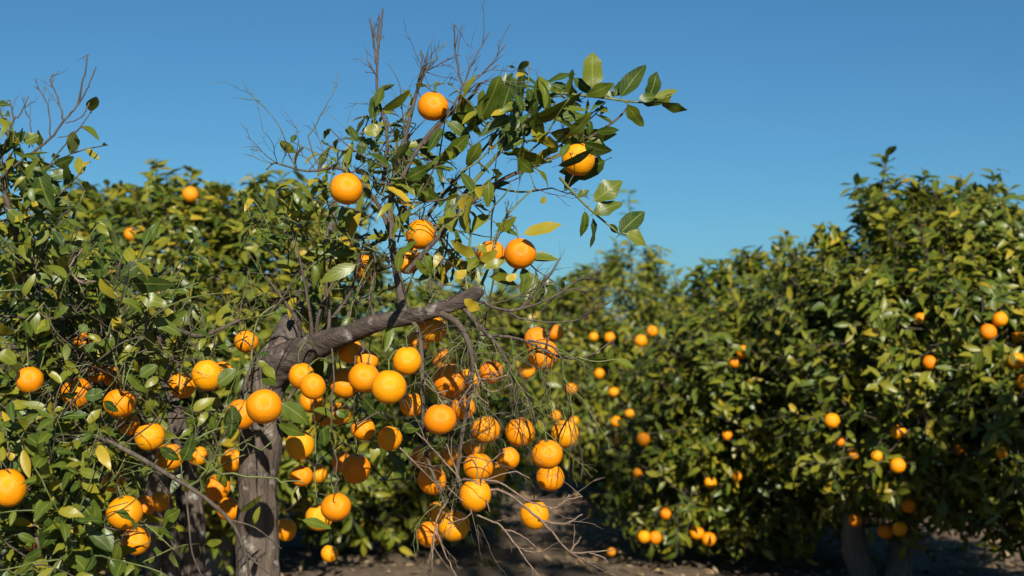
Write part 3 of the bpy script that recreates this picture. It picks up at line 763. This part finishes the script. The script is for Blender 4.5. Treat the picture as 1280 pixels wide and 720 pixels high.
dead([[(592,450,3.03),(600,474,3.02),(614,490,3.0),(640,480,3.0)], [(601,474,3.015),(616,474,3.0),(636,468,3.0)], [(600,474,3.02),(596,492,3.0),(610,505,3.0)]], 1.5, .8, fray=14, frl=(.02,.05), wob=0.0)
dead([[(556,510,3.02),(545,492,3.01),(530,478,3.0)], [(545,492,3.0),(560,488,3.0)], [(570,508,3.0),(580,494,3.0),(590,480,3.02)]], 1.4, 0.8, fray=7, frl=(0.03, 0.07), wob=0.0)
dead([[(500,560,3.03),(520,580,3.02),(545,605,3.05)]], 1.4, 0.8, fray=5, frl=(0.03, 0.07), wob=0.0)

# ------------------------------------------------------------------ leafy tree at the left (B)
Bt = empty('orange_tree', P(218, foot_y(4.0), 4.0) * np.array([1, 1, 0]))
tag(Bt, 'dense leafy orange tree left of the grey trunk, dead twigs rising above it', 'tree', 'orange trees of the orchard')
_, pt = limb('trunk', Bt, [(198,foot_y(4.0)+8,4.0),(200,860,4.0),(204,740,3.98),(200,660,3.95),(190,600,3.9),(172,530,3.85),(140,460,3.75),(118,390,3.65)], [25,23,22,21,18,13,9,6], mat=M_TRUNK, sides=14); SKEL['B'].append(pt)
_, pt = limb('trunk', Bt, [(240,foot_y(4.06)+8,4.06),(236,860,4.06),(236,740,4.04),(238,660,4.02),(234,600,4.0),(222,530,3.98),(206,460,3.95),(192,380,3.9)], [23,22,21,19,15,11,8,5], mat=M_TRUNK, sides=14); SKEL['B'].append(pt)
_, pt = limb('limb', Bt, [(172,530,3.85),(110,470,3.5),(50,420,3.2),(28,360,3.0),(20,290,2.9),(5,240,2.88)], [8,7,6,5,4,3], mat=M_TWIG, sides=8); SKEL['B'].append(pt)
_, pt = limb('limb', Bt, [(140,460,3.75),(80,440,3.4),(30,470,3.1),(14,540,2.95),(20,620,2.9),(60,700,2.85)], [7,6,5,4.5,4,3], mat=M_TWIG, sides=8); SKEL['B'].append(pt)
_, pt = limb('limb', Bt, [(150,480,3.75),(180,430,3.4),(210,410,3.2),(250,420,3.08),(300,400,3.05)], [6,5,4,3,2], mat=M_TWIG, sides=8); SKEL['B'].append(pt)
_, pt = limb('limb', Bt, [(110,470,3.5),(40,560,3.0),(70,546,2.92),(112,544,2.88),(152,560,2.86),(205,590,2.86),(250,618,2.86),(288,652,2.88),(306,690,2.9),(312,724,2.92)],
             [4,2.6,2.6,2.8,3.1,3.1,2.8,2.5,2,1.5], mat=M_TWIG, sides=8); SKEL['B'].append(pt)
crown = MB()
def twB(pts, r0, r1, mat=B_, d=2.9, **k): return tw(pts, r0, r1, mat, d, 'B', **k)
twB([(250,618,2.86),(260,580,2.84),(290,565,2.84),(340,552,2.84)], 1.6, .9, G_, wob=.004); twB([(235,608,2.86),(280,588,2.84),(340,600,2.84),(380,603,2.84)], 1.7, .9, G_, wob=.004)
twB([(232,615,2.86),(236,650,2.85),(240,690,2.85),(252,720,2.85)], 1.6, 1.0); twB([(150,560,2.86),(190,530,2.84),(200,522,2.84)], 1.4, .8, B_)
twB([(140,645,2.82),(180,655,2.82),(218,688,2.82)], 1.4, .8, G_); twB([(205,590,2.86),(230,560,2.85),(262,540,2.86),(290,532,2.88)], 1.4, .8, G_)
twB([(120,385,2.9),(138,430,2.9),(148,470,2.9),(153,488,2.95)], 1.7, 1.1, G_); twB([(60,545,2.9),(90,560,2.88),(120,590,2.88)], 1.4, .8)
twB([(0,395,2.9),(60,398,2.88),(95,392,2.86),(85,380,2.86)], 1.8, 1.0); twB([(75,480,2.9),(110,460,2.88),(150,430,2.88),(178,420,2.88)], 1.6, .9)
twB([(288,650,2.88),(320,660,2.88),(352,686,2.9)], 1.3, .8); twB([(306,690,2.9),(330,712,2.9),(345,722,2.9)], 1.4, .8, B_)
twB([(300,400,3.05),(330,395,3.0),(345,390,3.0)], 1.4, .9, G_)
HAND_B = [(46,208,58,266,24,.16,2.85),(30,222,52,262,20,.22,2.86),(68,206,94,200,12,.12,2.88),(62,222,88,212,14,.3,2.88),(28,270,60,300,18,.3,2.86),(10,262,38,288,18,.4,2.85),(5,180,35,172,14,.3,2.9),(30,178,48,168,14,.5,2.88),
 (160,354,218,356,20,.05,2.8),(175,372,210,380,16,.62,2.8),(120,320,128,348,14,.14,2.84),(150,345,190,322,14,.05,2.82),(125,348,138,378,12,.84,2.82),(15,318,0,340,20,.55,2.82),(40,345,80,355,14,.5,2.82),
 (52,560,18,572,13,.80,2.8),(0,440,22,452,17,.68,2.78),(118,495,128,488,12,.26,2.8),(105,495,130,492,14,.22,2.8),(98,490,72,505,8,.1,2.82),(130,502,148,515,10,.14,2.8),
 (45,595,20,612,16,.2,2.74),(40,615,60,640,20,.25,2.75),(62,590,50,625,20,.12,2.78),(70,640,62,690,24,.2,2.74),(95,625,125,650,22,.16,2.76),(98,672,120,705,18,.12,2.74),(90,695,122,720,16,.46,2.72),(148,680,138,720,14,.56,2.74),
 (75,702,60,728,12,.5,2.74),(85,690,98,676,12,.5,2.74),(70,580,100,575,13,.72,2.8),(200,560,225,575,13,.22,2.82),(228,575,240,560,16,.2,2.82),(240,545,232,575,14,.18,2.84),(265,520,268,545,9,.45,2.86),(205,648,226,640,15,.45,2.86),
 (100,415,108,405,12,.4,2.82),(108,440,116,428,9,.3,2.82),(30,700,56,690,10,.3,2.76),(22,668,46,676,10,.4,2.74),(175,470,196,455,14,.4,2.86),(190,400,230,412,14,.5,2.86)]
for a in HAND_B: hand_leaf(crown, *a)
fill_leaves(crown, [(28,258,3.0,38,48,.25,1.9),(42,360,3.0,62,50,.3,3.6),(140,400,3.1,75,45,.3,3.5),(50,450,3.05,70,60,.25,3),(140,440,3.2,60,40,.2,2),(40,560,2.95,50,50,.2,3),(70,640,2.9,75,55,.2,5),(85,695,2.85,60,36,.2,3),
                    (215,440,3.2,55,32,.2,2),(20,700,2.85,40,40,.15,1.5),(110,560,3.1,60,40,.2,2),(235,520,3.15,45,40,.2,1.4)], 2500, key='B', yellow=0.06, tints=(.54, .22), size=(15, 35), keep=0.04, ratio=(.33, .47))
fill_leaves(crown, [(120,540,3.6,90,60,.2,2.4),(50,520,3.6,80,140,.25,3.6),(120,380,3.6,120,70,.3,3)], 520, key='B', yellow=0.05, tints=(.36, .18), size=(18, 38), keep=0.02)
fill_leaves(crown, [(290,420,3.3,30,40,.2,1),(250,590,3.0,40,30,.1,0.4)], 26, key='B', yellow=0.2, tints=(.5, .15), size=(20, 34))
sprinkle_twigs(crown, 'B', 110, box=(-20, 200, 130, 720), levels=2)
sprinkle_twigs(crown, 'B', 60, box=(120, 360, 340, 600), levels=1)
hang_twigs(crown, 'B')
crown.build('crown', [M_LEAF, M_TWIG, M_GREEN], Bt, origin=Bt.location)
dead([[(-10,232,2.88),(25,202,2.87),(62,174,2.86),(82,148,2.86),(98,130,2.86),(110,108,2.86),(120,84,2.86)], [(97,130,2.86),(104,100,2.86),(110,68,2.86)], [(80,152,2.86),(72,122,2.86),(63,102,2.86),(67,92,2.86)],
      [(63,172,2.86),(60,132,2.86),(46,108,2.86)], [(82,154,2.86),(100,148,2.86),(112,128,2.86)], [(72,172,2.86),(90,168,2.86),(102,158,2.86)]], 2.0, 0.8, parent=Bt, mat=M_TWIG, fray=12, frl=(0.015, 0.04))
dead([[(-5,210,2.9),(8,180,2.89),(17,150,2.89),(24,145,2.89),(36,120,2.89)], [(17,150,2.89),(13,128,2.89),(10,125,2.89)], [(10,170,2.89),(3,145,2.89),(-3,128,2.89)], [(36,185,2.89),(38,155,2.89),(33,140,2.89)], [(5,190,2.89),(-5,165,2.89),(5,161,2.89)]],
     1.6, 0.8, parent=Bt, mat=M_TWIG, fray=9, frl=(0.015, 0.04))
dead([[(72,370,2.86),(80,345,2.84),(92,325,2.84),(105,310,2.84)], [(85,338,2.84),(100,352,2.84),(120,352,2.84)]], 2.2, 1.0, parent=Bt, fray=6, frl=(0.02, 0.05))

# ------------------------------------------------------------------ trees further back
FAR_POS = {k: [] for k in 'CDEF'}
def bg_tree(label, base_px, d, blobs, nshoot, lod, leaf=0.085, trunk_r=0.075, stems=2, tints=(.42, .15), yellow=0.05, sprouts=(), fruit=(), lean=0.0, seed=0, inner=0.35, keep=0.12, per=(7, 12), ragged=34, world=(), clear=()):
    """blobs: x, y, rx, ry in photo pixels, depth, thickness (m): the lumps of the crown. base_px: x of the trunk foot."""
    global RNG
    RNG = np.random.default_rng(100 + seed)
    root_x = (base_px - 640) * K * d
    t = empty('orange_tree', (root_x, d, 0.0)); tag(t, label, 'tree', 'orange trees of the orchard')
    cents = []
    for (x, y, rx, ry, bd, th) in blobs:
        cents.append((P(x, y, bd), np.array([rx * K * bd, th, ry * K * bd])))
    for (c, r) in world: cents.append((np.array(c, float), np.array(r, float)))
    # trunk: two or more leaning stems from one foot, each a part
    allc = np.array([c for c, r in cents]); cc = allc.mean(0)
    for s in range(stems):
        m = MB()
        tgt = allc[RNG.integers(len(allc))] * 0.5 + cc * 0.5
        off = np.array([(s - (stems - 1) / 2) * trunk_r * 1.5, RNG.uniform(-.05, .05), -0.05])
        foot = np.array([root_x, d, 0]) + off
        k1 = foot + np.array([(s - (stems-1)/2) * 0.16, RNG.uniform(-.1, .1), 0.35]); k2 = k1 * 0.5 + tgt * 0.5 + rand_unit() * 0.1
        path = smooth_path([foot, foot * 0.6 + k1 * 0.4, k1, k2, tgt], 5)
        add_tube(m, path, np.interp(np.linspace(0, 1, len(path)), [0, .12, .4, 1], np.array([1.25, 1.0, .8, .3]) * trunk_r), 12, 0, 0.15)
        m.build('trunk', [M_BARK_FAR], t, origin=t.location)
        for j in range(len(cents)):
            if (j % stems) != s: continue
            c, r = cents[j]
            m = MB()
            st = path[int(len(path) * RNG.uniform(0.45, 0.75))]
            p2 = smooth_path([st, st * .55 + c * .45 + rand_unit() * .08, c, c + unit(c - st) * r.min() * 0.5], 4)
            add_tube(m, p2, np.linspace(trunk_r * .45, trunk_r * .10, len(p2)), 7, 0, 0.1)
            m.build('limb', [M_BARK_FAR], t, origin=t.location)
    m = MB()
    area = np.array([r[0] * r[2] for c, r in cents]); nn = np.maximum(1, (nshoot * area / area.sum())).astype(int)
    base, dirs, nrms, lens, tin = [], [], [], [], []
    shoots = []
    for (c, r), n in zip(cents, nn):
        for _ in range(n):
            u = rand_unit()
            if u[1] > 0.35 and RNG.random() < 0.5: u[1] = -u[1]
            depth = 1 - inner * RNG.random() ** 1.2
            lump = 1 + 0.30 * mnoise.noise(Vector(u * 2.2 + c))
            p = c + u * r * depth * lump
            if p[2] < 0.12: continue
            out = unit(u / r)
            ax = unit(out * 0.75 + rand_unit() * 0.55 + np.array([0, 0, 0.5 - 0.55 * (u[2] < -0.1)]))
            shoots.append((p, ax, RNG.uniform(0.12, 0.26), RNG.integers(*per), out))
    sprouts = list(sprouts)
    for _ in range(ragged):
        bx, by, brx, bry, bd, th = blobs[RNG.integers(len(blobs))]
        a_ = RNG.uniform(-1.0, 1.0)
        sx, sy = bx + brx * math.sin(a_) * .95, by - bry * math.cos(a_) * .9
        if any(((sx - b[0]) / b[2]) ** 2 + ((sy - 22 - b[1]) / b[3]) ** 2 < .8 for b in blobs): continue
        ll = RNG.uniform(.12, .42) / (K * bd)
        sprouts.append((sx, sy, sx + RNG.normal() * ll * .3, sy - ll, bd + RNG.uniform(-.5, .4) * th))
    for (x0, y0, x1, y1, dd) in sprouts:
        a, b = P(x0, y0, dd), P(x1, y1, dd)
        sl = np.linalg.norm(b - a)
        for f in np.linspace(0, 0.8, 4):
            shoots.append((a + (b - a) * f, unit(unit(b - a) + rand_unit() * 0.12), sl * 0.27, 9, np.array([0, -.5, .8])))
        for f in (0.1, 0.3, 0.5):
            shoots.append((a + (b - a) * f, unit(unit(b - a) + rand_unit() * 0.9), sl * RNG.uniform(.25, .45), 8, np.array([0, -.5, .8])))
        add_tube(m, np.array([a, (a + b) / 2, b]), [0.006, 0.004, 0.002], 5, 1)
    for (p, ax, L, k, out) in shoots:
        kk = np.arange(k) / k
        pts = p + ax * L * kk[:, None] + rand_unit(k) * 0.008
        ang = RNG.uniform(0, 6.28) + np.arange(k) * 2.4
        ref = unit(np.cross(ax, rand_unit())); oth = np.cross(ax, ref)
        rad = ref * np.cos(ang)[:, None] + oth * np.sin(ang)[:, None]
        base.append(pts); dirs.append(unit(ax * 0.55 + rad * 0.8 + np.array([0, 0, -0.22]) + rand_unit(k) * .2))
        nrms.append(unit(ax * 0.45 + out * 0.45 + np.array([.06, -.32, .38]) + rand_unit(k) * .62))
        lens.append(leaf * RNG.uniform(.6, 1.15, k) * (1.2 if out[2] == .8 else 1.0))
        tt = np.clip(RNG.normal(tints[0] + RNG.normal() * .11, tints[1], k), 0, .8)
        tin.append(np.where(RNG.random(k) < yellow, RNG.uniform(.75, 1, k), tt))
        if RNG.random() < 0.7: add_tube(m, np.array([p - ax * 0.05, p + ax * L]), [0.0035, 0.0015], 4, 1, cap=False)
    base, dirs, nrms, lens, tin = map(np.concatenate, (base, dirs, nrms, lens, tin))
    # fruit hang at the outer face of the crown: find that face on each line of sight, then open the leaves there
    x, y, dep = to_px(base + dirs * lens[:, None] * .5)
    drop = np.zeros(len(base), bool)
    for (fx, fy, fr_, key, lab) in fruit:
        near = (np.abs(x - fx) < fr_ * 1.3) & (np.abs(y - fy) < fr_ * 1.3)
        fd = np.quantile(dep[near], 0.02) if near.sum() > 3 else d
        fd = float(np.clip(fd, d - 1.6, d + 1.2))
        if fy > 440: fd = min(fd, 1.02 / ((fy - 425) * K))
        FAR_POS[key].append((fx, fy, fr_, fd, lab))
        c3 = P(fx, fy, fd); v = base - c3; tt_ = v @ SUN_V
        drop |= (tt_ > 0) & (tt_ < 0.5) & (np.linalg.norm(v - tt_[:, None] * SUN_V, axis=1) < 0.05) & (RNG.random(len(x)) < .8)
        drop |= ((x - fx) ** 2 + (y - fy) ** 2 < (fr_ * 1.1 + 4.5) ** 2) & (dep < fd + 0.06) & (RNG.random(len(x)) > keep)
    for (fx, fy, fr_, key, lab) in clear:
        drop |= ((x - fx) ** 2 + (y - fy) ** 2 < (fr_ * 1.1 + 5) ** 2) & (RNG.random(len(x)) > keep)
    ok = ~drop & (base[:, 2] > 0.08)
    add_leaves(m, base[ok], dirs[ok], nrms[ok], lens[ok], RNG.uniform(.34, .46, ok.sum()), tin[ok], lod)
    m.build('crown', [M_LEAF, M_TWIG, M_GREEN], t, origin=t.location)
    return t
def fruit_of(k): return [f for f in FAR if f[3] == k]

bg_tree('orange tree right behind the near one, one fruit at its top against the sky', 250, 7.0,
        [(110,345,70,75,7.0,.7),(225,350,80,85,6.9,.8),(330,365,75,80,7.0,.7),(400,395,60,85,7.0,.6),(160,440,110,110,6.9,.9),(300,480,120,120,6.8,.9),(90,560,100,90,7.,.8),(230,580,100,70,7.,.8),(400,530,70,90,6.9,.6)],
        1900, 1, tints=(.68, .17), yellow=.10, fruit=fruit_of('C'), seed=1, trunk_r=.08,
        sprouts=[(215,290,208,222,6.9),(235,280,240,216,6.9),(255,290,262,236,6.95),(150,280,150,236,7.),(320,290,318,224,6.9),(345,280,350,222,6.9),(295,300,300,250,6.9),(185,290,178,240,7.),(395,300,400,235,7.),(120,290,112,250,7.)])
bg_tree('low hanging green orange tree seen under the bough above bare soil', 530, 8.3,
        [(480,440,70,60,8.3,.8),(560,450,70,60,8.4,.8),(470,520,90,80,8.1,.9),(570,530,80,80,8.3,.9),(480,610,85,55,8.0,.8),(560,600,60,40,8.2,.7),(620,470,50,60,8.6,.6),(430,590,60,60,8.1,.6)],
        1150, 1, tints=(.64, .15), yellow=.05, seed=2)
bg_tree('middle background orange tree in the gap, thin sprouts rising from its top', 770, 10.50,
        [(770,410,55,55,10.50,.9),(715,445,50,55,10.60,.9),(825,445,60,55,10.40,.9),(740,510,70,70,10.40,1.),(810,520,60,70,10.30,1.),(790,590,50,50,10.40,.9)],
        1400, 0, tints=(.63, .15), fruit=fruit_of('D'), seed=3, leaf=.078, keep=.05,
        sprouts=[(790,360,786,245,10.40),(775,365,770,318,10.40),(805,360,812,310,10.40),(820,370,826,312,10.40),(745,380,740,335,10.40),(755,390,722,345,10.50),(835,400,842,372,10.40)])
bg_tree('wide background orange tree in the centre right, its skirt nearly touching the soil', 920, 7.90,
        [(945,424,60,50,7.90,.8),(1012,418,58,50,7.90,.8),(878,462,45,48,7.90,.7),(882,500,72,90,7.60,.9),(960,490,90,100,7.70,1.),(1030,480,60,90,7.90,.8),(855,596,76,64,7.60,.8),(940,596,90,56,7.60,.9),(1015,580,60,55,7.80,.7)],
        2600, 1, tints=(.63, .20), yellow=.04, fruit=fruit_of('E'), clear=fruit_of('D'), ragged=18, seed=4, trunk_r=.09, leaf=.075,
        sprouts=[(930,350,926,315,7.80),(950,350,945,318,7.80),(965,345,985,296,7.80),(880,380,868,340,7.80),(1000,350,1002,318,7.80),(910,360,900,330,7.80),(1030,350,1030,312,7.80)])
bg_tree('tall background orange tree at the right with a dark forked trunk', 1098, 6.65,
        [(1125,350,65,48,6.65,.7),(1190,335,65,55,6.65,.7),(1265,352,58,50,6.65,.7),(1018,405,48,50,6.85,.6),(1062,415,78,72,6.65,.8),(1170,410,90,90,6.45,.9),(1270,420,80,90,6.55,.8),(1080,510,85,85,6.45,.8),(1180,520,95,90,6.35,.9),(1280,540,80,90,6.45,.8),(1110,583,85,45,6.55,.7),(1270,606,65,48,6.45,.6),(1330,470,70,120,6.65,.8)],
        3000, 1, tints=(.63, .20), yellow=.04, fruit=fruit_of('F'), seed=5, ragged=14, trunk_r=.072, leaf=.075,
        sprouts=[(1100,290,1106,200,6.55),(1085,300,1070,232,6.55),(1060,310,1024,290,6.55),(1135,290,1140,232,6.55),(1160,285,1168,242,6.55),(1125,290,1120,225,6.55),(1195,280,1200,240,6.55),(1225,290,1243,218,6.55),(1215,290,1212,240,6.55),(1265,290,1262,268,6.55),(1180,280,1180,246,6.55),(1090,290,1088,240,6.55)])
bg_tree('unseen orange tree added past the right edge to shade the trees beyond', 640 + 2.5 / (K * 4.0), 4.0,  # out of frame, added only for the shade it throws on the right tree
        [(1750,500,320,330,4.0,.85),(1660,760,260,200,3.9,.8),(1860,760,280,200,4.1,.8),(1760,330,230,200,4.0,.7)], 900, 0, seed=9, leaf=.085)
bg_tree('unseen tall tree added behind the viewer to throw shade on the soil lane', 640 + 1.9 / (K * -2.4), -2.4, [], 260, 0, seed=12, leaf=.11, ragged=0, trunk_r=.14,  # unseen behind the camera; crown lumps added high so their shadow darkens the lane
        world=[((1.75, -2.2, 5.6), (.42, .6, .5)), ((1.95, -2.0, 6.2), (.4, .6, .45)), ((1.6, -2.1, 6.6), (.4, .6, .4))])
bg_tree('distant orange tree closing the soil lane, just right of the low dead twigs', 690, 18.5, [(690,420,45,40,18.5,1.),(660,470,45,50,18.6,1.),(710,480,45,50,18.4,1.),(690,520,40,40,18.4,1.)], 420, 0, seed=6, leaf=.11)
bg_tree('distant orange tree half hidden behind the bough and the low hanging tree', 600, 14.5, [(600,430,55,40,14.5,1.),(640,470,50,55,14.5,1.),(590,500,60,60,14.5,1.),(640,540,40,40,14.4,.9)], 420, 0, seed=7, leaf=.10)

n = len(NEAR)
for key, grp in (('C', G_C), ('D', G_D), ('E', G_E), ('F', G_F)):
    for (x, y, r, d, lab) in FAR_POS[key]:
        place_orange(n, P(x, y, d), r * K * d, lab, grp, False); n += 1
for o in protos + [stalk_proto]:
    bpy.data.objects.remove(o)

# ------------------------------------------------------------------ ground, litter, hill
RNG = np.random.default_rng(5)
def ground_z(x, y):
    v = Vector((x, y, 0))
    return 0.06 * mnoise.noise(v * 0.55) + 0.055 * mnoise.noise(Vector((x * 0.9, y * 2.2, 0))) + 0.024 * mnoise.noise(v * 6.1) + 0.010 * mnoise.noise(v * 17)
def ground():
    xs = np.concatenate([-np.geomspace(400, 4.2, 26), np.linspace(-4, 5, 150), np.geomspace(5.2, 400, 26)])
    ys = np.concatenate([-np.geomspace(200, 1, 14), np.linspace(0, 5.5, 24), np.linspace(5.6, 15, 170), np.geomspace(15.2, 600, 30)])
    v = []
    for yy in ys:
        for xx in xs:
            near = (-4.2 < xx < 5.2) and (-.5 < yy < 16)
            v.append((xx, yy, ground_z(xx, yy) if near else 0.0))
    nx = len(xs); q = []
    for i in range(len(ys) - 1):
        for j in range(nx - 1):
            q.append((i*nx + j, i*nx + j + 1, (i+1)*nx + j + 1, (i+1)*nx + j))
    m = MB(); m.add(v, q, 0)
    tag(m.build('ground', [M_SOIL]), kind='structure')
ground()
m = MB()
N_L = 5200
x = RNG.uniform(-3.5, 4.5, N_L); y = RNG.uniform(5.8, 14.5, N_L)
z = np.array([ground_z(a, b) for a, b in zip(x, y)]) + 0.006
add_leaves(m, np.c_[x, y, z], unit(np.c_[RNG.normal(size=(N_L, 2)), RNG.uniform(-.1, .45, N_L)]), unit(np.c_[RNG.normal(size=(N_L, 2)) * .4, np.ones(N_L)]), RNG.uniform(.04, .085, N_L), RNG.uniform(.35, .5, N_L), 0.5, 0)
tag(m.build('leaf_litter', [M_DRY]), 'dry brown fallen leaves scattered over the orchard soil', 'leaf litter', kind='stuff')
def rosette(px, py, n, label, size):
    d = CAM_H / ((py - 425) * K)
    p = P(px, py, d); p[2] = ground_z(p[0], p[1])
    mm = MB(); a = RNG.uniform(0, 6.28, n)
    add_leaves(mm, np.repeat(p[None], n, 0) + RNG.normal(size=(n, 3)) * [.03, .03, 0], unit(np.c_[np.cos(a), np.sin(a), RNG.uniform(.3, 1.4, n)]), unit(np.c_[-np.cos(a) * .6, -np.sin(a) * .6, np.ones(n)]), RNG.uniform(.6, 1.1, n) * size, 0.4, RNG.uniform(.55, .8, n), 1)
    o = mm.build('weed', [M_LEAF], origin=p); tag(o, label, 'weed', 'weeds sprouting from the soil')
rosette(603, 712, 12, 'small yellow green weed on bare soil below the low orange bunch', .07)
rosette(1078, 708, 12, 'green weed growing at the foot of the right forked trunk', .10)
rosette(1190, 685, 10, 'pale weed on lit soil right of the right forked trunk', .07)
def hill():
    nx, ny = 110, 16; v, q = [], []
    for j in range(ny):
        for i in range(nx):
            xx = 60 + 260 * i / (nx - 1); yy = 400 + 200 * j / (ny - 1)
            e = math.sin(PI * j / (ny - 1)) ** 0.8; f = math.sin(PI * i / (nx - 1)) ** 1.1
            h = e * f * (36 + 5 * mnoise.noise(Vector((xx * .02, yy * .02, 0))) + 3.5 * mnoise.noise(Vector((xx * .12, yy * .12, 3))))
            v.append((xx, yy, h - 0.5))
    for j in range(ny - 1):
        for i in range(nx - 1):
            q.append((j*nx + i, j*nx + i + 1, (j+1)*nx + i + 1, (j+1)*nx + i))
    m = MB(); m.add(v, q, 0); tag(m.build('hill', [M_HILL]), kind='structure')
hill()

# ------------------------------------------------------------------ sky, sun, camera
w = bpy.data.worlds.new('World'); SC.world = w; w.use_nodes = True
nt = w.node_tree; N, L = nt.nodes, nt.links
bg = N.get('Background') or N.new('ShaderNodeBackground')
sky = N.new('ShaderNodeTexSky'); sky.sky_type = 'NISHITA'; sky.sun_disc = False
sky.sun_elevation = SUN_EL; sky.sun_rotation = SUN_AZ; sky.altitude = 0; sky.air_density = 0.85; sky.dust_density = 0.6; sky.ozone_density = 10.0
L.new(mixc(N, L, 1.0, sky.outputs[0], (0.77, 1.03, 0.90), "MULTIPLY"), bg.inputs[0]); bg.inputs[1].default_value = 0.053
S = Vector((math.sin(SUN_AZ) * math.cos(SUN_EL), math.cos(SUN_AZ) * math.cos(SUN_EL), math.sin(SUN_EL)))
ld = bpy.data.lights.new('sun', 'SUN'); ld.energy = 5.0; ld.angle = R_(0.53); ld.color = (1.0, 0.93, 0.82)
lo = bpy.data.objects.new('sun', ld); COL.objects.link(lo); lo.location = S * 30
lo.rotation_euler = (-S).to_track_quat('-Z', 'Y').to_euler()
cam = bpy.data.cameras.new('camera'); cam.lens = 50; cam.sensor_width = 36; cam.clip_end = 3000; cam.clip_start = 0.05
cam.dof.use_dof = True; cam.dof.focus_distance = 3.12; cam.dof.aperture_fstop = 3.9; cam.dof.aperture_blades = 7
co = bpy.data.objects.new('camera', cam); COL.objects.link(co); co.location = (0, 0, CAM_H); co.rotation_euler = (math.pi / 2 + PITCH, 0, 0)
SC.camera = co
vs = SC.view_settings; vs.view_transform = 'Standard'; vs.look = 'None'; vs.gamma = 1; vs.exposure = 0.82; vs.use_curve_mapping = False
SC.cycles.max_bounces = 6; SC.cycles.diffuse_bounces = 2; SC.cycles.transmission_bounces = 3; SC.cycles.use_denoising = True
